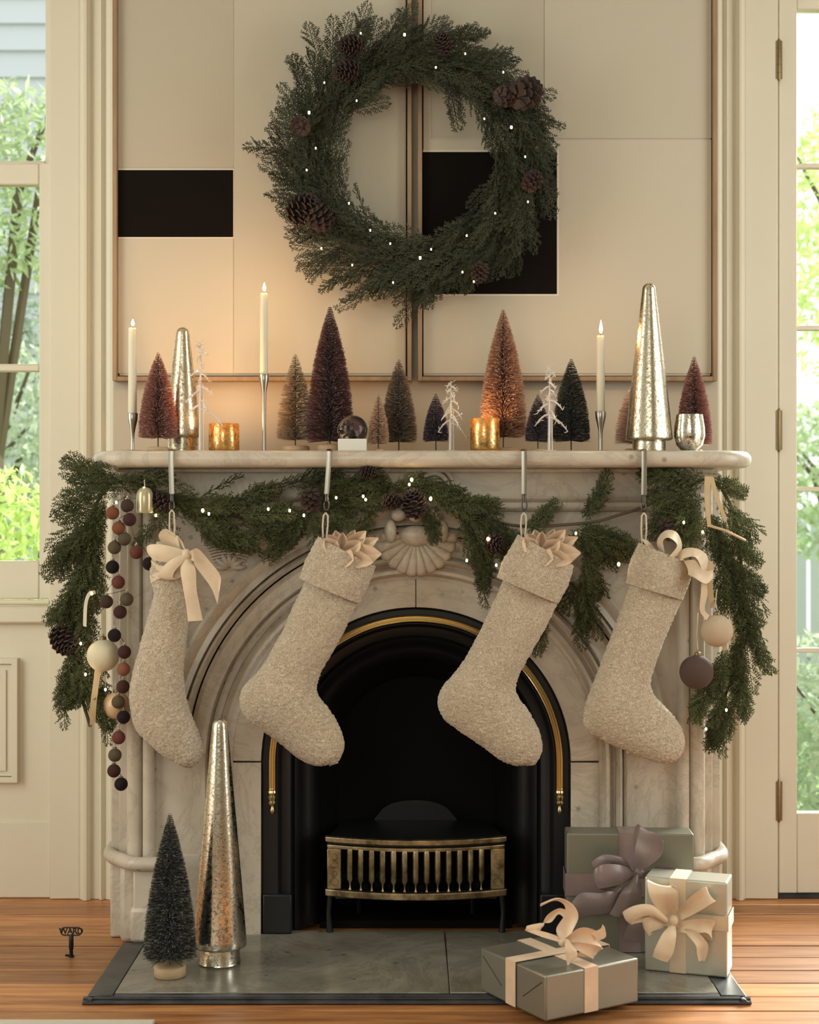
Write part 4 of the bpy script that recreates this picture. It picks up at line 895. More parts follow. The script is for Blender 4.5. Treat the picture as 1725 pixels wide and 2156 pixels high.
# ------------------------------------------------------------------ mercury glass trees
def glass_tree(label, x, ytop, ycol, ybase, wtop, wbot, wcol, Y, base_z, m, flutes):
    X = PX(x, Y); u = Y/F; t = thing('glass_cone_tree', label, 'ornament', (X, Y, base_z), 'mercury glass trees')
    z0 = PZ(ycol, Y)-base_z; z1 = PZ(ytop, Y)-base_z; h = z1-z0; ra, rb2 = wtop/2*u, wbot/2*u
    prof = [(rb2*0.86, z0-0.002), (rb2*0.98, z0), (rb2, z0+0.004)]
    for k in range(1, 26):
        tt = k/26; prof.append((rb2+(ra-rb2)*tt**1.10, z0+(h-ra)*tt))
    for k in range(0, 8): a = PI/2*k/7.2; prof.append((ra*math.cos(a), z1-ra+ra*math.sin(a)))
    prof.append((0.0001, z1))
    wob = lambda a, z: 1+0.010*math.cos(flutes*a)*(1-0.5*(z-z0)/h)+0.006*math.cos(3*a+1+z*9)
    MB().lathe(prof, 72, (X, Y, base_z), wob).build('glass_cone', M[m], t, angle=70)
    rc = wcol/2*u
    MB().lathe([(rc*0.97, 0.0004), (rc, 0.003), (rc*0.97, 0.006), (rc*0.96, z0-0.006), (rc*0.93, z0-0.001)], 48, (X, Y, base_z)).build('base_ring', M[m], t, angle=50)
glass_tree('tall silver mercury glass tree standing on the hearth', 463, 1512, 1990, 2036, 33, 112, 88, 3.34, ZH, 'mercury', 7)
glass_tree('tall champagne mercury glass tree at the right end of the mantel', 1367, 596, 926, 945, 28, 98, 72, 3.53, ZS, 'mercury_gold', 8)
glass_tree('shorter champagne mercury glass tree behind the dusty pink tree', 385, 689, 920, 945, 28, 76, 66, 3.63, ZS, 'mercury_gold', 7)
# ------------------------------------------------------------------ glass twig trees
def twig_tree(label, x, ytop, wpx, Y, seed):
    X = PX(x, Y); t = thing('glass_twig_tree', label, 'ornament', (X, Y, ZS), 'glass twig trees'); rg_ = random.Random(seed); u = Y/F
    zt_ = PZ(ytop, Y)
    MB().tube([(X-0.002, Y, ZS+0.001), (X-0.001, Y, (ZS+zt_)/2), (X, Y, zt_)], [0.0032, 0.0026, 0.0008], 8).build('trunk', M['twig_glass'], t)
    MB().lathe([(0.016, 0), (0.016, 0.002), (0.004, 0.004)], 20, (X, Y, ZS+0.0003)).build('foot', M['twig_glass'], t)
    MB().tube([(X+0.0055, Y+0.003, ZS+0.003), (X+0.004, Y+0.002, ZS+(zt_-ZS)*0.6)], 0.0017, 8).build('rod', M['twig_glass'], t)
    for k in range(15):
        f = k/14; z = ZS+(zt_-ZS)*(0.34+0.56*f); a = k*2.4+rg_.random()*0.6; L = wpx/2*u*(1.12-0.86*f)*rg_.uniform(0.8, 1.1)
        d = Vector((math.cos(a), 0.6*math.sin(a), 0)); b_ = MB()
        pts = [Vector((X, Y, z+0.010))+d*L*s-Vector((0, 0, L*0.75*s*s)) for s in (0, 0.33, 0.66, 1)]
        b_.tube(pts, [0.0024, 0.0024, 0.0020, 0.0008], 6)
        for j in range(5):
            p = pts[1]+(pts[3]-pts[1])*rg_.random(); e = Vector((rg_.gauss(0, 1), rg_.gauss(0, 0.6), rg_.gauss(0.3, 0.8))).normalized()*0.009
            b_.tube([p, p+e], [0.0014, 0.0006], 5)
        b_.build('branch', M['twig_glass'], t)
    b_ = MB()
    for k in range(9):
        z = zt_-0.004-0.0035*k; a = k*2.0; b_.tube([(X, Y, z), (X+0.012*math.cos(a), Y+0.008*math.sin(a), z+0.006)], [0.0010, 0.0004], 5)
    b_.build('top_twigs', M['twig_glass'], t)
twig_tree('clear glass twig tree next to the left gold votive', 423, 715, 78, 3.52, 1)
twig_tree('clear glass twig tree between small plum tree and gold votive', 950, 802, 66, 3.52, 2)
twig_tree('clear glass twig tree between two dark bottle brush trees', 1158, 768, 72, 3.51, 3)
# ------------------------------------------------------------------ candles, flames and holders
def point(name, p, power, col, r):
    l = bpy.data.lights.new(name, 'POINT'); l.energy = power; l.color = col; l.shadow_soft_size = r
    o = bpy.data.objects.new(name, l); C.objects.link(o); o.location = p
def candle(word, x, yf, yt, yh, wpx, Y, basepx, dark=False, dx=0):
    u = Y/F; X = PX(x, Y); zh, zt_ = PZ(yh, Y), PZ(yt, Y); r = wpx/2*u
    h = thing('candlestick', 'slim silver candlestick of the '+word, 'candlestick', (X, Y, ZS), 'candlesticks')
    hh_ = zh-ZS; cr = r*1.28
    MB().lathe([(basepx/2*u, 0.0003), (basepx/2*u, 0.0018), (basepx/2*u*0.9, 0.003), (0.004, 0.0045)], 36, (X, Y, ZS)).build('base_plate', M['dark_metal'] if dark else M['steel'], h)
    k = min(0.045, hh_*0.52)
    MB().lathe([(0.0055, 0.003), (0.0045, 0.008), (0.0043, hh_*0.35), (0.0054, hh_-k), (cr*0.62, hh_-k*0.72), (cr*0.92, hh_-k*0.35), (cr, hh_-0.001), (cr*0.95, hh_), (r*0.99, hh_-0.001), (r*0.9, hh_-0.008)], 24, (X, Y, ZS)).build('stem_cup', M['steel'], h, angle=60)
    c = thing('taper_candle', 'lit ivory taper candle: '+word, 'candle', (X, Y, zh-0.006), 'taper candles')
    ht = zt_-(zh-0.006)
    MB().lathe([(r*0.90, 0), (r*1.0, 0.004), (r*0.97, ht*0.5), (r*0.90, ht-0.004), (r*0.80, ht-0.001), (r*0.35, ht-0.002), (0.0002, ht-0.003)], 24, (X, Y, zh-0.006)).build('wax', M['wax'], c, angle=60)
    MB().tube([(X, Y, zt_-0.004), (X+0.0004, Y, zt_+0.004), (X+0.0012, Y, zt_+0.008)], 0.0007, 6).build('wick', M['wick'], c)
    fh = (yt-yf)*u-0.003
    MB().lathe([(0.0002, 0), (0.0026, fh*0.10), (0.0042, fh*0.28), (0.0038, fh*0.45), (0.0022, fh*0.72), (0.0002, fh)], 16, (X+0.0008, Y, zt_+0.0035), None).build('flame', M['flame'], c)
    point('candle_light', (X, Y-0.0, zt_+0.012+fh*0.2), 1.15, (1.0, 0.54, 0.24), 0.010)
candle('shorter candle at the far left of the mantel', 279, 672, 690, 870, 18, 3.53, 60)
candle('tallest candle, left under the wreath', 556, 595, 617, 788, 17, 3.60, 64)
candle('rightmost candle, left of champagne glass tree', 1265, 674, 706, 866, 18, 3.56, 78, True)
# ------------------------------------------------------------------ votives
def votive(label, x, yt, wpx, Y, m, power, rnd=False):
    u = Y/F; X = PX(x, Y); h = PZ(yt, Y)-ZS; r = wpx/2*u; t = thing('votive_holder', label, 'candle holder', (X, Y, ZS), 'votive holders')
    wob = lambda a, z: 1+0.010*math.cos(9*a+z*40)
    if rnd: pr = [(r*0.35, 0.0004), (r*0.5, 0.002), (r*0.85, h*0.18), (r, h*0.42), (r*0.97, h*0.65), (r*0.86, h*0.95), (r*0.84, h), (r*0.80, h), (r*0.82, h*0.93), (r*0.92, h*0.6), (r*0.92, h*0.40), (r*0.7, h*0.16), (0.0002, h*0.12)]
    else: pr = [(r*0.80, 0.0004), (r*0.94, 0.002), (r, 0.007), (r, h*0.5), (r*0.99, h-0.001), (r*0.965, h), (r*0.94, h-0.001), (r*0.95, h*0.4), (r*0.92, 0.008), (0.0002, 0.006)]
    MB().lathe(pr, 56, (X, Y, ZS), wob).build('glass', M[m], t, angle=70)
    MB().lathe([(0.018*0.9, h*0.14), (0.018, h*0.15), (0.018, h*0.3), (0.017, h*0.31), (0.0002, h*0.30)], 24, (X, Y, ZS)).build('tealight', M['wax'], t)
    if power:
        MB().lathe([(0.0002, h*0.32), (0.0035, h*0.42), (0.0002, h*0.7)], 12, (X, Y, ZS)).build('flame', M['glow'], t)
        point('votive_light', (X, Y, ZS+h*0.97), power, (1.0, 0.50, 0.18), 0.012)
votive('gold mercury votive glowing beside the left glass twig tree', 472, 892, 64, 3.57, 'gold_glass', 2.8)
votive('gold mercury votive in front of the large copper tree', 1021, 881, 62, 3.52, 'gold_glass', 0.55)
votive('round silver mercury votive in front of the rose tree', 1452, 873, 66, 3.53, 'mercury', 0, True)
# ------------------------------------------------------------------ snow globe
u = 3.53/F; X = PX(743, 3.53)
sg = thing('snow_globe', 'small clear glass snow globe on a square cream base', 'snow globe', (X, 3.53, ZS))
MB().box(X-30*u, X+30*u, 3.53-30*u, 3.53+30*u, ZS+0.0003, PZ(925, 3.53)).build('base', M['white_paint'], sg, bevel=0.002)
MB().ball((X, 3.53, PZ(906, 3.53)), 32*u, seg=40, rings=28).build('globe', M['clear'], sg)
b_ = MB()
for k in range(3): b_.lathe([(0.011-0.0028*k, 0.006*k), (0.0005, 0.006*k+0.011)], 12, (X, 3.53, PZ(925, 3.53)+0.002))
b_.build('inner_tree', M['br_green'], sg)
# ------------------------------------------------------------------ stockings
def loft(rungs, Y, thick, n, m, amp, seed, closed_tip=True, exp=2.0, depth=None):
    q = np.array([[*P(a, b_, Y), *P(c, d, Y)] for a, b_, c, d in rungs]); q = catmull(q, n); A, B = q[:, :3], q[:, 3:]
    k = len(rungs); th = np.interp(np.linspace(0, 1, n), np.linspace(0, 1, len(thick)), thick)
    c = (A+B)/2; h = (B-A)/2; ang = np.linspace(0, 2*PI, m, endpoint=False)
    ca = np.sign(np.cos(ang))*np.abs(np.cos(ang))**(2/exp); sa = np.sign(np.sin(ang))*np.abs(np.sin(ang))**(2/exp)
    V = c[:, None]+h[:, None]*ca[None, :, None]+np.array([0, 1.0, 0])*(sa[None, :]*th[:, None])[:, :, None]
    du = np.gradient(V, axis=0); dv = (np.roll(V, -1, 1)-np.roll(V, 1, 1)); N = np.cross(du, dv); N /= np.maximum(np.linalg.norm(N, axis=2, keepdims=True), 1e-9)
    if amp:
        D = np.zeros(V.shape[:2])
        for i in range(n):
            for j in range(m):
                p = Vector(V[i, j]); D[i, j] = -amp*min(1.0, noise.voronoi(p*165)[0][0]*1.5)+0.0035*noise.noise(p*14+Vector((seed, 0, 0)))+amp*0.5
        s_ = np.sign(np.sum(N*(V-c[:, None]), axis=2)); V = V+N*(s_*D)[:, :, None]
    i = np.arange(n-1)[:, None]; j = np.arange(m)[None, :]; a = i*m+j; b2 = i*m+(j+1) % m
    Fq = np.stack([a, b2, b2+m, a+m], 2).reshape(-1, 4)
    return V.reshape(-1, 3), Fq
def loft_obj(name, V, Fq, m, parent):
    me = mesh_np(name, V, Fq); b_ = bmesh.new(); b_.from_mesh(me); bmesh.ops.holes_fill(b_, edges=b_.edges, sides=400); bmesh.ops.recalc_face_normals(b_, faces=b_.faces); b_.to_mesh(me); b_.free()
    return finish(name, me, m, parent, angle=80)
S2 = [(652, 1190, 770, 1235), (640, 1225, 755, 1268), (614, 1285, 731, 1318), (582, 1350, 704, 1368), (547, 1408, 680, 1408), (514, 1446, 670, 1436), (504, 1480, 669, 1456), (516, 1512, 678, 1474), (552, 1540, 694, 1494), (592, 1568, 710, 1520), (632, 1597, 722, 1548), (662, 1612, 726, 1575), (688, 1612, 716, 1600), (700, 1607, 705, 1605)]
S3 = [(a+417, b_, c+418, d+2) for a, b_, c, d in S2]
S4 = [(1330, 1210, 1445, 1235), (1323, 1238, 1437, 1262), (1303, 1295, 1420, 1302), (1282, 1350, 1400, 1348), (1258, 1415, 1379, 1398), (1238, 1465, 1371, 1434), (1227, 1505, 1373, 1449), (1231, 1535, 1382, 1466), (1262, 1555, 1400, 1486), (1300, 1572, 1420, 1506), (1345, 1592, 1437, 1533), (1382, 1606, 1443, 1566), (1408, 1605, 1434, 1590), (1418, 1601, 1424, 1598)]
S1 = [(330, 1140, 376, 1142), (320, 1175, 388, 1180), (316, 1212, 398, 1216), (322, 1255, 404, 1265), (306, 1315, 397, 1320), (290, 1375, 391, 1375), (277, 1430, 387, 1425), (273, 1475, 390, 1460), (281, 1525, 400, 1492), (306, 1560, 411, 1520), (342, 1590, 422, 1550), (375, 1611, 427, 1578), (398, 1617, 422, 1600), (408, 1613, 414, 1609)]
TH = [0.030, 0.033, 0.036, 0.036, 0.036, 0.038, 0.040, 0.038, 0.036, 0.034, 0.032, 0.028, 0.016, 0.004]
YS = 3.425
def stocking(label, rungs, cuff, hook, seed, loop):
    c0 = P((rungs[3][0]+rungs[3][2])/2, rungs[3][1], YS)
    t = thing('stocking', label, 'stocking', c0, 'boucle stockings')
    V, Fq = loft(rungs, YS, TH, 190, 120, 0.0030, seed); loft_obj('body', V, Fq, M['boucle'], t)
    if cuff:
        V, Fq = loft(cuff, YS, [0.046, 0.049, 0.047, 0.043, 0.038, 0.034], 60, 130, 0.0030, seed+5); me = mesh_np('cuff', V, Fq); finish('cuff', me, M['boucle'], t, angle=80)
    (lx, ly), (tx, ty) = loop
    for dx in (-5, 5):
        MB().tube([P(lx+dx*0.7, ly, YS+0.004), P((lx+tx)/2+dx*1.1, (ly+ty)/2, YS-0.004), P(tx+dx*0.9, ty+6, YS-0.008), P(tx, ty, YS-0.010)], 0.0019, 8).build('hanging_loop', M['cord'], t)
    return t
def cuffr(tl, tr, bl, br, sag):
    (a, b_), (c, d) = tl, tr; (e, f), (g_, h) = bl, br
    return [(e, f, g_, h), ((a+e)/2-3, (b_+f)/2, (c+g_)/2+4, (d+h)/2), (a, b_, c, d), (a+4, b_-2, c-4, d-3), (a+10, b_+8, c-10, d+6), (a+10, b_+24, c-10, d+22)]
HOOK = [((360, 947), (362, 1040)), ((693, 947), (688, 1040)), ((1104, 947), (1104, 1040)), ((1357, 947), (1356, 1042))]
stocking('leftmost cream boucle stocking with a peach bow tied round its neck', S1, None, None, 1, ((363, 1145), (362, 1074)))
stocking('cream boucle stocking hanging just left of the fire opening', S2, cuffr((668, 1134), (789, 1196), (629, 1216), (757, 1270), 0), None, 2, ((684, 1132), (686, 1080)))
stocking('cream boucle stocking hanging over the right of the fire opening', S3, cuffr((1087, 1130), (1208, 1196), (1047, 1216), (1175, 1271), 0), None, 3, ((1102, 1130), (1103, 1080)))
stocking('rightmost cream boucle stocking with a loose ribbon in its cuff', S4, cuffr((1342, 1148), (1458, 1196), (1318, 1228), (1439, 1264), 0), None, 4, ((1356, 1148), (1356, 1080)))
# silver hangers over the shelf edge
for k, ((ax, ay), (bx_, by)) in enumerate(HOOK):
    wds = ('leftmost', 'second', 'third', 'rightmost')[k]
    t = thing('stocking_hanger', 'silver bar hanger on the mantel edge carrying the '+wds+' stocking', 'hanger', P(ax, ay, 3.44), 'stocking hangers')
    X0 = PX(ax, 3.433); X1 = PX(bx_, 3.433); hw = 0.0058; zb_ = PZ(by, 3.433)
    b_ = MB(); th = 0.0022
    pth = [(X0, 3.53, ZS+0.0012), (X0, 3.47, ZS+0.0012), (X0, 3.442, ZS+0.0012), (X0, 3.4345, ZS-0.003), (X0, 3.4335, ZS-0.020), ((X0*2+X1)/3, 3.4330, ZS-0.050), (X1, 3.433, zb_)]
    fr = []
    for i, p in enumerate(pth):
        a, c = Vector(pth[max(i-1, 0)]), Vector(pth[min(i+1, len(pth)-1)]); d = (c-a).normalized(); n_ = Vector((1, 0, 0)).cross(d).normalized()
        fr.append((p, (1, 0, 0), n_))
    MB().sweep([(-hw, -th/2), (-hw*0.4, -th*0.8), (hw*0.4, -th*0.8), (hw, -th/2), (hw, th/2), (-hw, th/2)], fr, True).build('bar', M['steel'], t, angle=30)
    u = 3.43/F
    MB().lathe([(0.0045, -14*u), (0.0050, -10*u), (0.0042, -4*u), (0.0050, 0.002)], 14, (X1, 3.433, zb_-0.002)).build('clasp', M['dark_metal'], t)
    hp = [(X1, 3.433, zb_-12*u)]+[(X1+math.sin(a)*0.0055, 3.433-0.003*math.sin(a/2), zb_-24*u+math.cos(a)*0.011) for a in np.linspace(0.2, 2*PI-0.9, 20)]
    MB().tube(hp, 0.0017, 8).build('hook', M['dark_metal'], t)
# bow tied round the leftmost stocking
st1 = [o for o in bpy.data.objects if o.name == 'stocking'][0]
def rib(name, m, parent, rungs, n=22, mm=6, sag=0.0, th=0.0009):
    v, f = strip(rungs, n, mm, th, sag); return MB().add(v, f).build(name, m, parent, fixn=False, angle=60)
Yb = 3.372
bow = MB().ball(P(392, 1168, 3.374), 0.011, 0.010, 0.013, 14, 10).build('ribbon_bow', M['cream_ribbon'], st1)
CR = M['cream_ribbon']
rib('loop', CR, bow, [(345, 1150, 3.39, 372, 1170, 3.385), (334, 1128, 3.375, 378, 1150, 3.375), (345, 1114, 3.372, 374, 1128, 3.372), (362, 1120, 3.380, 386, 1146, 3.378), (385, 1140, 3.385, 394, 1168, 3.378)], 24, 6, 0.004)
rib('loop', CR, bow, [(388, 1158, 3.374, 388, 1178, 3.374), (350, 1148, 3.366, 356, 1184, 3.366), (320, 1146, 3.37, 326, 1180, 3.37), (310, 1152, 3.385, 318, 1172, 3.385), (330, 1160, 3.40, 336, 1190, 3.40)], 24, 6, 0.004)
rib('loop', CR, bow, [(390, 1164, 3.372, 392, 1180, 3.372), (360, 1178, 3.362, 370, 1200, 3.362), (338, 1200, 3.364, 364, 1216, 3.364), (336, 1216, 3.372, 376, 1218, 3.372), (372, 1190, 3.376, 388, 1206, 3.374)], 24, 6, 0.004)
rib('tail', CR, bow, [(384, 1176, 3.374, 402, 1176, 3.374), (380, 1200, 3.366, 412, 1200, 3.366), (386, 1240, 3.368, 414, 1240, 3.368), (392, 1275, 3.374, 420, 1272, 3.374), (396, 1308, 3.376, 427, 1306, 3.376)], 26, 6, 0.005)
rib('tail', CR, bow, [(394, 1166, 3.372, 402, 1180, 3.372), (404, 1158, 3.360, 410, 1182, 3.360), (418, 1156, 3.362, 410, 1190, 3.366), (440, 1180, 3.37, 428, 1214, 3.374), (464, 1212, 3.376, 446, 1240, 3.378), (463, 1240, 3.378, 458, 1272, 3.378)], 28, 6, 0.004)
rib('neck_band', CR, bow, [(318, 1180, 3.412, 320, 1190, 3.412), (336, 1190, 3.388, 338, 1204, 3.388), (362, 1190, 3.376, 364, 1206, 3.376), (390, 1176, 3.378, 392, 1192, 3.378), (402, 1178, 3.41, 402, 1190, 3.41)], 24, 5)
rib('frayed_edge', CR, bow, [(316, 1212, 3.41, 318, 1228, 3.41), (336, 1204, 3.386, 338, 1218, 3.386), (362, 1204, 3.378, 364, 1218, 3.378), (385, 1200, 3.382, 386, 1216, 3.382)], 20, 5)
# tissue paper in the two middle stockings
def tissue(label, ox, oy):
    t = thing('tissue_paper', label, 'tissue paper', P(722+ox, 1165+oy, YS), 'tissue in stockings')
    c0 = (718+ox, 1172+oy)
    for k, (tx, ty, hw, y0, y1) in enumerate([(690, 1126, 20, 3.44, 3.41), (706, 1117, 17, 3.45, 3.43), (722, 1121, 14, 3.43, 3.40), (748, 1116, 13, 3.45, 3.42), (771, 1118, 18, 3.44, 3.40), (797, 1133, 16, 3.43, 3.40), (803, 1166, 24, 3.41, 3.385), (786, 1184, 18, 3.395, 3.375), (745, 1180, 20, 3.39, 3.372), (681, 1134, 18, 3.40, 3.385), (760, 1140, 18, 3.42, 3.39)]):
        tx += ox; ty += oy; dx, dy = tx-c0[0], ty-c0[1]; l = math.hypot(dx, dy); nx, ny = -dy/l, dx/l
        q = [list(P(c0[0]+dx*f+nx*hw*s_, c0[1]+dy*f+ny*hw*s_, y0+(y1-y0)*f)) for f in (0,) for s_ in (1,)]
        rows = []
        for f, ww in ((-0.12, 0.30), (0.2, 0.6), (0.55, 1.0), (0.82, 0.62), (1.0, 0.06)):
            row = []
            for s_ in (-1, -0.5, 0, 0.5, 1):
                fold = 0.007*math.cos(s_*PI)+0.004*math.sin(7*f+3*s_+k)
                row.append(P(c0[0]+dx*f+nx*hw*ww*s_, c0[1]+dy*f+ny*hw*ww*s_, y0+(y1-y0)*f+fold*ww))
            rows.append(row)
        vs = [p for r in rows for p in r]; n5 = len(vs); nrm = Vector((0, 0.0009, 0.0003))
        fs = []
        for i in range(4):
            for j in range(4):
                a = i*5+j; fs.append((a, a+1, a+6, a+5)); fs.append((n5+a, n5+a+5, n5+a+6, n5+a+1))
        for i in range(4):
            a = i*5; fs += [(a, a+5, n5+a+5, n5+a), (a+4, n5+a+4, n5+a+9, a+9)]
        MB().add(vs+[p+nrm for p in vs], fs).build('folded_sheet', M['tissue'], t, fixn=False, angle=25)
tissue('crumpled peach tissue paper in the stocking left of the fire', 0, 0)
tissue('crumpled peach tissue paper in the stocking right of the fire', 420, -2)
# loose ribbon in the rightmost stocking
lr = thing('loose_ribbon', 'loose curled cream ribbon spilling from the rightmost stocking cuff', 'ribbon', P(1430, 1170, 3.40))
rib('coil', CR, lr, [(1352, 1134, 3.42, 1360, 1150, 3.40), (1366, 1140, 3.41, 1362, 1158, 3.39), (1384, 1160, 3.42, 1378, 1166, 3.40)], 16, 5, 0.004)
rib('coil', CR, lr, [(1392, 1168, 3.415, 1400, 1166, 3.385), (1384, 1140, 3.415, 1396, 1140, 3.375), (1400, 1118, 3.415, 1404, 1132, 3.375), (1424, 1120, 3.415, 1416, 1136, 3.375), (1436, 1145, 3.41, 1426, 1150, 3.375), (1432, 1172, 3.405, 1410, 1172, 3.375)], 34, 6)
rib('coil', CR, lr, [(1424, 1180, 3.40, 1440, 1180, 3.37), (1440, 1156, 3.40, 1440, 1176, 3.37), (1470, 1156, 3.40, 1462, 1172, 3.36), (1490, 1172, 3.40, 1474, 1188, 3.36), (1488, 1200, 3.40, 1478, 1206, 3.37)], 30, 6)
rib('coil', CR, lr, [(1440, 1180, 3.38, 1450, 1210, 3.375), (1464, 1180, 3.365, 1462, 1216, 3.36), (1480, 1200, 3.365, 1478, 1226, 3.36), (1500, 1200, 3.385, 1490, 1228, 3.375), (1508, 1186, 3.40, 1502, 1216, 3.39)], 30, 6, 0.004)
rib('tail', CR, lr, [(1478, 1222, 3.39, 1488, 1222, 3.385), (1476, 1250, 3.39, 1490, 1250, 3.39), (1474, 1285, 3.395, 1484, 1282, 3.395), (1488, 1306, 3.40, 1494, 1296, 3.40)], 24, 4)
# ------------------------------------------------------------------ hanging ornaments
def bauble_mats():
    for n_, c in (('rust', (0.30, 0.105, 0.055)), ('brown', (0.085, 0.05, 0.035)), ('black', (0.022, 0.014, 0.016)), ('rose', (0.21, 0.065, 0.052)), ('olive', (0.15, 0.115, 0.07)), ('wine', (0.085, 0.030, 0.028)), ('coral', (0.36, 0.14, 0.085))):
        M['felt_'+n_] = mat('velvet_'+n_, tuple(q*0.62 for q in c), 0.85, spec=0.2, sheen=0.04); bump(M['felt_'+n_], 700, 0.2, 0.0004)
bauble_mats()
gb = thing('bauble_string', 'string of small rust, plum, olive and black velvet balls at the left column', 'bauble string', P(255, 1070, 3.44))
BB = [(237, 1080, 'rust'), (268, 1065, 'brown'), (273, 1094, 'wine'), (250, 1112, 'rust'), (262, 1135, 'olive'), (241, 1153, 'olive'), (287, 1163, 'rose'), (237, 1194, 'black'), (314, 1187, 'black'), (249, 1226, 'rose'), (224, 1267, 'brown'), (267, 1262, 'olive'), (253, 1289, 'wine'), (241, 1338, 'black'), (262, 1373, 'wine'), (260, 1409, 'coral'), (259, 1446, 'wine'), (249, 1478, 'olive'), (260, 1510, 'black'), (250, 1553, 'rose'), (242, 1590, 'olive'), (240, 1623, 'wine'), (255, 1651, 'black')]
Yo = 3.425; u = Yo/F
sp = catmull(np.array([[*P(x, y-18, Yo+0.004)] for x, y, _ in BB if (x, y) not in ((287, 1163), (314, 1187))]), 160)
MB().tube([P(273, 1094, Yo+0.004), P(287, 1145, Yo+0.004), P(300, 1150, Yo+0.004), P(314, 1170, Yo+0.004)], 0.0007, 5).build('string', M['dark_metal'], gb)
MB().tube([tuple(p) for p in sp], 0.0007, 5).build('string', M['dark_metal'], gb)
capm = MB().lathe([(3.2*u, 0), (4.2*u, 1.5*u), (4.2*u, 4*u), (1.5*u, 5*u), (1.2*u, 8*u)], 12)
for x, y, c in BB:
    o = MB().ball(P(x, y, Yo), 14.2*u, seg=22, rings=14).build('bauble', M['felt_'+c], gb)
    p = P(x, y-13, Yo)
    MB().lathe([(3.4*u, 0), (4.4*u, 1.2*u), (4.4*u, 3.6*u), (1.5*u, 4.6*u), (1.1*u, 8*u)], 12, p).build('cap', M['steel'], o)
def ornament(label, x, y, rpx, Y, m, yt, flat=1.0, dx=0):
    u = Y/F; t = thing('ball_ornament', label, 'ornament', P(x, y, Y))
    MB().ball(P(x, y, Y), rpx*u, rpx*u*flat, rpx*u, 36, 24).build('ball', M[m], t)
    p = P(x+dx, y-rpx+1, Y)
    MB().lathe([(7*u, -1*u), (7.5*u, 1*u), (7.2*u, 6*u), (2*u, 8*u), (1.5*u, 13*u)], 16, p).build('cap', M['hinge'], t)
    MB().tube([P(x+dx, y-rpx-8, Y), P(x+dx-3, (y-rpx+yt)/2, Y+0.004), P(x+dx, yt, Y+0.01)], 0.0012, 6).build('hanging_cord', M['cord'], t); return t
M['orn_cream'] = mat('cream_velvet', (0.66, 0.59, 0.42), 0.7, sheen=0.1); M['orn_peach'] = mat('blush_glass', (0.62, 0.40, 0.24), 0.3); M['orn_beige'] = mat('beige_velvet', (0.50, 0.385, 0.27), 0.85, sheen=0.1); M['orn_brown'] = mat('brown_velvet', (0.075, 0.044, 0.034), 0.85, sheen=0.05)
M['orn_gold'] = mat('pale_gold_lustre', (0.50, 0.43, 0.27), 0.18, 0.3)
o1 = ornament('large cream ball ornament low on the left side of the garland', 217, 1380, 34, 3.455, 'orn_cream', 1290)
rib('ribbon_tail', M['tan_ribbon'], o1, [(200, 1405, 3.45, 214, 1410, 3.45), (196, 1440, 3.44, 208, 1444, 3.44), (190, 1485, 3.44, 203, 1487, 3.44), (189, 1528, 3.45, 201, 1522, 3.45)], 20, 4)
o2 = ornament('blush glass ball behind the lower small velvet balls', 246, 1486, 29, 3.475, 'orn_peach', 1420)
ornament('beige velvet ball ornament beside the right column', 1510, 1328, 34, 3.43, 'orn_beige', 1240, 0.8)
ornament('dark brown velvet ball ornament, lower right of the stockings', 1467, 1415, 36, 3.43, 'orn_brown', 1290, 0.8, 3)
t = thing('glass_bell', 'pale gold glass bell ornament hidden in upper left of garland', 'ornament', P(307, 1050, 3.44))
u = 3.44/F
MB().lathe([(17*u, -30*u), (18*u, -26*u), (18*u, -2*u), (17*u, 12*u), (12*u, 21*u), (2*u, 25*u)], 28, P(305, 1050, 3.44)).build('glass', M['orn_gold'], t)
MB().tube([P(305, 1025, 3.44), P(304, 1010, 3.45)], 0.001, 6).build('hanging_cord', M['cord'], t)
t = thing('ribbon_curl', 'thin ivory ribbon curl in the left drop of the garland', 'ribbon', P(185, 1270, 3.43))
rib('ribbon', M['white_ribbon'], t, [(200, 1243, 3.44, 202, 1250, 3.44), (186, 1247, 3.43, 190, 1255, 3.43), (177, 1272, 3.43, 184, 1274, 3.43), (175, 1318, 3.435, 182, 1320, 3.435)], 22, 4)
t = thing('gold_ribbon', 'muted gold ribbon streamers hanging at the garland top right', 'ribbon', P(1500, 1040, 3.43))
for q in ([(1484, 1003, 3.44, 1498, 1003, 3.44), (1484, 1050, 3.43, 1494, 1050, 3.43), (1490, 1110, 3.43, 1498, 1108, 3.43)], [(1494, 1005, 3.44, 1503, 1004, 3.44), (1506, 1050, 3.43, 1514, 1046, 3.43), (1526, 1100, 3.43, 1532, 1094, 3.43)], [(1488, 1180, 3.44, 1502, 1182, 3.44), (1486, 1220, 3.43, 1500, 1220, 3.43), (1496, 1280, 3.44, 1506, 1280, 3.44)]):
    rib('streamer', M['tan_ribbon'], t, q, 18, 4)
MB().tube([P(1490, 1105, 3.43), P(1530, 1118, 3.41), P(1570, 1138, 3.43)], 0.003, 6).build('cut_twig', M['disc_wood'], t)
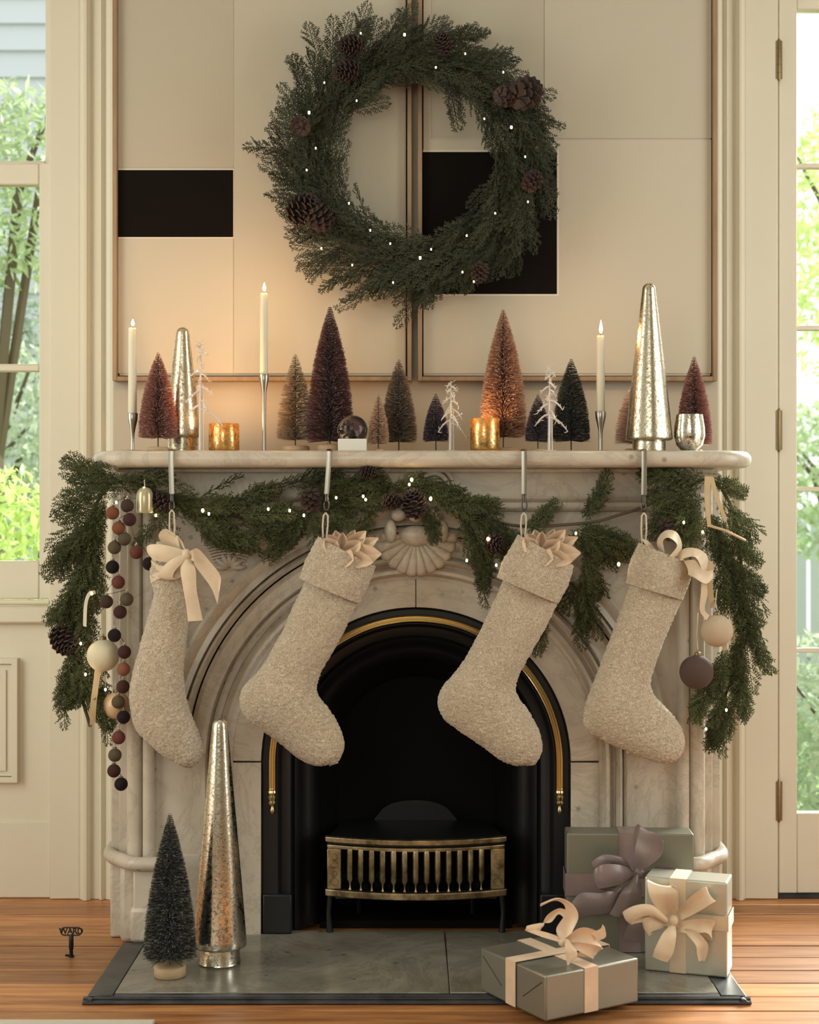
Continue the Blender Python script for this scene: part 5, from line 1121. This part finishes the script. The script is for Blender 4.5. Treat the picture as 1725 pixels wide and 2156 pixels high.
# ------------------------------------------------------------------ wrapped gifts
def gift(name, label, org, ang, dims, m, rm, bands, bev=0.004):
    # local axes: e along the width (to the right), d into the depth, z up; org is the near lower-left corner
    ca, sa = math.cos(ang), math.sin(ang); e = Vector((ca, sa, 0)); d = Vector((-sa, ca, 0)); o = Vector(org); wd, dp, ht = dims
    t = thing(name, label, 'gift', o+e*wd/2+d*dp/2, 'wrapped gifts')
    W = lambda a, b_, c: o+e*a+d*b_+Vector((0, 0, c))
    def lbox(a0, a1, b0, b1, c0, c1, nm, mm, par, bv, sg=3):
        vs = [W(a, b_, c) for c in (c0, c1) for a, b_ in ((a0, b0), (a1, b0), (a1, b1), (a0, b1))]
        return MB().add(vs, [(0, 3, 2, 1), (4, 5, 6, 7), (0, 1, 5, 4), (1, 2, 6, 5), (2, 3, 7, 6), (3, 0, 4, 7)]).build(nm, mm, par, bevel=bv, seg=sg)
    lbox(0, wd, 0, dp, 0, ht, 'box', M[m], t, bev); ex = 0.0012
    for kb, (ax, c0, c1) in enumerate(bands):
        b_ = MB(); ex = 0.0012+0.0022*kb
        if ax == 'w': q = [(c, y_, z_) for c in (c0, c1) for y_, z_ in ((-ex, 0.0015), (-ex, ht+ex), (dp+ex, ht+ex), (dp+ex, 0.0015))]   # crosses the width: runs over front, top and back
        elif ax == 'd': q = [(x_, c, z_) for c in (c0, c1) for x_, z_ in ((-ex, 0.0015), (-ex, ht+ex), (wd+ex, ht+ex), (wd+ex, 0.0015))]
        else: q = [(x_, y_, c) for c in (c0, c1) for x_, y_ in ((-ex, dp*0.98), (-ex, -ex), (wd+ex, -ex), (wd+ex, dp*0.98))]
        vs = [W(*p) for p in q]; b_.add(vs, [(0, 1, 5, 4), (1, 2, 6, 5), (2, 3, 7, 6)])
        bo = b_.build('ribbon_band', M[rm], t, smooth=False); sm = bo.modifiers.new('thick', 'SOLIDIFY'); sm.thickness = 0.0012
    return t, W
# front gift, lying flat across the hearth edge
gA, WA = gift('gift_box', 'flat sage green foil gift with a peach bow nearest the camera', (0.2645, 2.952, ZH+0.0005), math.radians(31), (0.232, 0.228, 0.089), 'paper_green', 'peach_ribbon', [('w', 0.094, 0.128), ('d', 0.098, 0.132)])
for k in (0, 1):
    pts = [WA(-0.0006, 0.012+0.206*k, 0.074-0.0*k), WA(-0.0006, 0.075+0.075*k, 0.030)]
    MB().tube([pts[0], pts[1]], 0.0009, 5).build('paper_fold', M['slate'], gA)
PR = M['peach_ribbon']; Yk = 3.06
kn = MB().ball(P(1186, 1984, Yk), 0.010, 0.010, 0.009, 14, 10).build('ribbon_bow', PR, gA)
rib('loop', PR, kn, [(1180, 1984, 3.06, 1190, 1980, 3.08), (1140, 1972, 3.07, 1160, 1966, 3.08), (1105, 1958, 3.08, 1110, 1952, 3.09), (1135, 1962, 3.09, 1134, 1944, 3.09), (1150, 1930, 3.09, 1160, 1942, 3.09), (1175, 1913, 3.09, 1176, 1925, 3.09), (1194, 1916, 3.085, 1192, 1936, 3.085)], 34, 6, 0.003)
rib('loop', PR, kn, [(1178, 1978, 3.075, 1196, 1982, 3.07), (1172, 1955, 3.085, 1206, 1960, 3.07), (1190, 1925, 3.085, 1218, 1930, 3.07), (1188, 1905, 3.085, 1206, 1905, 3.07), (1168, 1896, 3.085, 1178, 1892, 3.075), (1138, 1908, 3.085, 1140, 1904, 3.08)], 34, 6, 0.003)
rib('loop', PR, kn, [(1190, 1976, 3.06, 1192, 1988, 3.06), (1216, 1956, 3.05, 1226, 1994, 3.05), (1240, 1954, 3.05, 1252, 1998, 3.05), (1262, 1966, 3.06, 1270, 1998, 3.06), (1252, 1990, 3.07, 1256, 2002, 3.07), (1216, 1992, 3.065, 1220, 2004, 3.065)], 30, 6, 0.006)
rib('loop', PR, kn, [(1192, 1984, 3.05, 1190, 1994, 3.05), (1222, 1984, 3.04, 1214, 2000, 3.04), (1262, 1992, 3.045, 1240, 2014, 3.045), (1264, 2000, 3.055, 1248, 2020, 3.055), (1222, 2000, 3.055, 1216, 2012, 3.055)], 26, 6, 0.004)
rib('tail', PR, kn, [(1190, 1978, 3.05, 1200, 1982, 3.05), (1190, 1996, 3.03, 1212, 1998, 3.03), (1192, 2014, 3.025, 1216, 2012, 3.025), (1195, 2034, 3.022, 1200, 2030, 3.022)], 22, 6, 0.003)
rib('tail', PR, kn, [(1244, 1964, 3.055, 1262, 1980, 3.055), (1264, 1956, 3.055, 1276, 1972, 3.055), (1269, 1946, 3.055, 1274, 1952, 3.055)], 16, 5)
# right gift, standing upright
gB, WB = gift('gift_box', 'upright pale silver gift with a cream bow at the right', (0.5085, 3.285, ZH+0.0005), math.radians(-19), (0.176, 0.085, 0.203), 'paper_pale', 'cream_ribbon', [('w', 0.054, 0.089), ('z', 0.100, 0.132)])
kn = MB().ball(P(1418, 1938, 3.235), 0.011, 0.010, 0.012, 14, 10).build('ribbon_bow', CR, gB)
rib('loop', CR, kn, [(1400, 1928, 3.235, 1424, 1924, 3.235), (1376, 1902, 3.215, 1424, 1900, 3.215), (1366, 1878, 3.21, 1426, 1878, 3.21), (1364, 1852, 3.225, 1412, 1866, 3.225), (1380, 1878, 3.245, 1428, 1872, 3.245), (1402, 1920, 3.245, 1428, 1918, 3.245)], 32, 7, 0.004)
rib('loop', CR, kn, [(1406, 1932, 3.235, 1404, 1946, 3.235), (1374, 1906, 3.215, 1370, 1928, 3.215), (1340, 1906, 3.205, 1342, 1934, 3.205), (1312, 1920, 3.21, 1330, 1946, 3.21), (1326, 1926, 3.225, 1338, 1944, 3.225), (1370, 1924, 3.23, 1372, 1938, 3.23)], 32, 6, 0.004)
rib('loop', CR, kn, [(1396, 1936, 3.24, 1400, 1954, 3.24), (1370, 1930, 3.23, 1376, 1960, 3.23), (1352, 1938, 3.23, 1366, 1970, 3.23), (1370, 1956, 3.24, 1376, 1966, 3.24)], 24, 6, 0.003)
rib('loop', CR, kn, [(1428, 1918, 3.235, 1434, 1938, 3.235), (1446, 1896, 3.215, 1466, 1922, 3.215), (1476, 1872, 3.205, 1500, 1902, 3.205), (1488, 1868, 3.215, 1508, 1898, 3.215), (1470, 1890, 3.23, 1490, 1910, 3.23), (1436, 1924, 3.235, 1446, 1934, 3.235)], 32, 6, 0.004)
rib('loop', CR, kn, [(1428, 1942, 3.235, 1428, 1962, 3.235), (1460, 1936, 3.215, 1458, 1966, 3.215), (1494, 1936, 3.205, 1488, 1964, 3.205), (1506, 1942, 3.21, 1500, 1980, 3.21), (1490, 1958, 3.222, 1484, 1976, 3.222), (1440, 1950, 3.23, 1440, 1962, 3.23)], 30, 6, 0.004)
rib('tail', CR, kn, [(1408, 1950, 3.232, 1424, 1952, 3.232), (1394, 1968, 3.215, 1424, 1974, 3.215), (1380, 1996, 3.21, 1418, 2006, 3.21), (1374, 2014, 3.212, 1406, 2026, 3.212)], 22, 6, 0.004)
rib('tail', CR, kn, [(1440, 1954, 3.22, 1446, 1966, 3.22), (1466, 1960, 3.205, 1456, 1978, 3.205), (1490, 1986, 3.20, 1466, 1992, 3.20), (1490, 2006, 3.202, 1468, 2008, 3.202), (1484, 2024, 3.204, 1472, 2024, 3.204)], 24, 6, 0.003)
# back gift, leaning on the jamb
gC, WC = gift('gift_box', 'large olive green gift with a mauve satin bow at the back', (PX(1194, 3.415), 3.42, ZH+0.0005), math.radians(-2), (0.285, 0.072, 0.268), 'paper_olive', 'mauve_ribbon', [('w', 0.118, 0.166), ('z', 0.128, 0.178)])
MR = M['mauve_ribbon']
kn = MB().ball(P(1346, 1838, 3.380), 0.012, 0.011, 0.013, 14, 10).build('ribbon_bow', MR, gC)
rib('loop', MR, kn, [(1334, 1838, 3.385, 1350, 1834, 3.370), (1336, 1800, 3.375, 1372, 1820, 3.330), (1342, 1768, 3.375, 1392, 1800, 3.320), (1348, 1740, 3.375, 1396, 1770, 3.320), (1340, 1738, 3.390, 1372, 1752, 3.360), (1334, 1764, 3.400, 1352, 1766, 3.380), (1338, 1810, 3.395, 1352, 1816, 3.385)], 36, 7, 0.004)
rib('loop', MR, kn, [(1334, 1834, 3.375, 1330, 1850, 3.375), (1310, 1822, 3.345, 1308, 1862, 3.345), (1270, 1820, 3.330, 1270, 1870, 3.330), (1250, 1838, 3.340, 1262, 1872, 3.340), (1280, 1860, 3.365, 1290, 1876, 3.365), (1322, 1844, 3.380, 1326, 1854, 3.380)], 32, 7, 0.005)
rib('loop', MR, kn, [(1336, 1834, 3.390, 1330, 1842, 3.390), (1312, 1806, 3.375, 1300, 1822, 3.375), (1270, 1800, 3.370, 1280, 1820, 3.370), (1246, 1820, 3.375, 1262, 1836, 3.375), (1290, 1826, 3.390, 1296, 1840, 3.390)], 28, 6, 0.004)
rib('loop', MR, kn, [(1356, 1838, 3.375, 1352, 1852, 3.375), (1390, 1822, 3.355, 1388, 1850, 3.355), (1424, 1828, 3.355, 1420, 1858, 3.355), (1450, 1840, 3.370, 1440, 1868, 3.370), (1420, 1850, 3.385, 1416, 1864, 3.385)], 26, 6, 0.005)
rib('tail', MR, kn, [(1336, 1842, 3.370, 1346, 1844, 3.370), (1310, 1876, 3.350, 1352, 1880, 3.350), (1292, 1910, 3.355, 1340, 1916, 3.355), (1284, 1924, 3.360, 1316, 1932, 3.360)], 22, 6, 0.006)
rib('tail', MR, kn, [(1334, 1848, 3.380, 1342, 1856, 3.380), (1300, 1866, 3.370, 1308, 1884, 3.370), (1270, 1880, 3.380, 1284, 1920, 3.380), (1225, 1880, 3.390, 1240, 1926, 3.390), (1204, 1900, 3.398, 1222, 1934, 3.398)], 24, 6, 0.006)
rib('tail', MR, kn, [(1364, 1916, 3.400, 1372, 1918, 3.400), (1326, 1945, 3.390, 1364, 1950, 3.390), (1312, 1976, 3.395, 1362, 1985, 3.395)], 18, 5, 0.004)
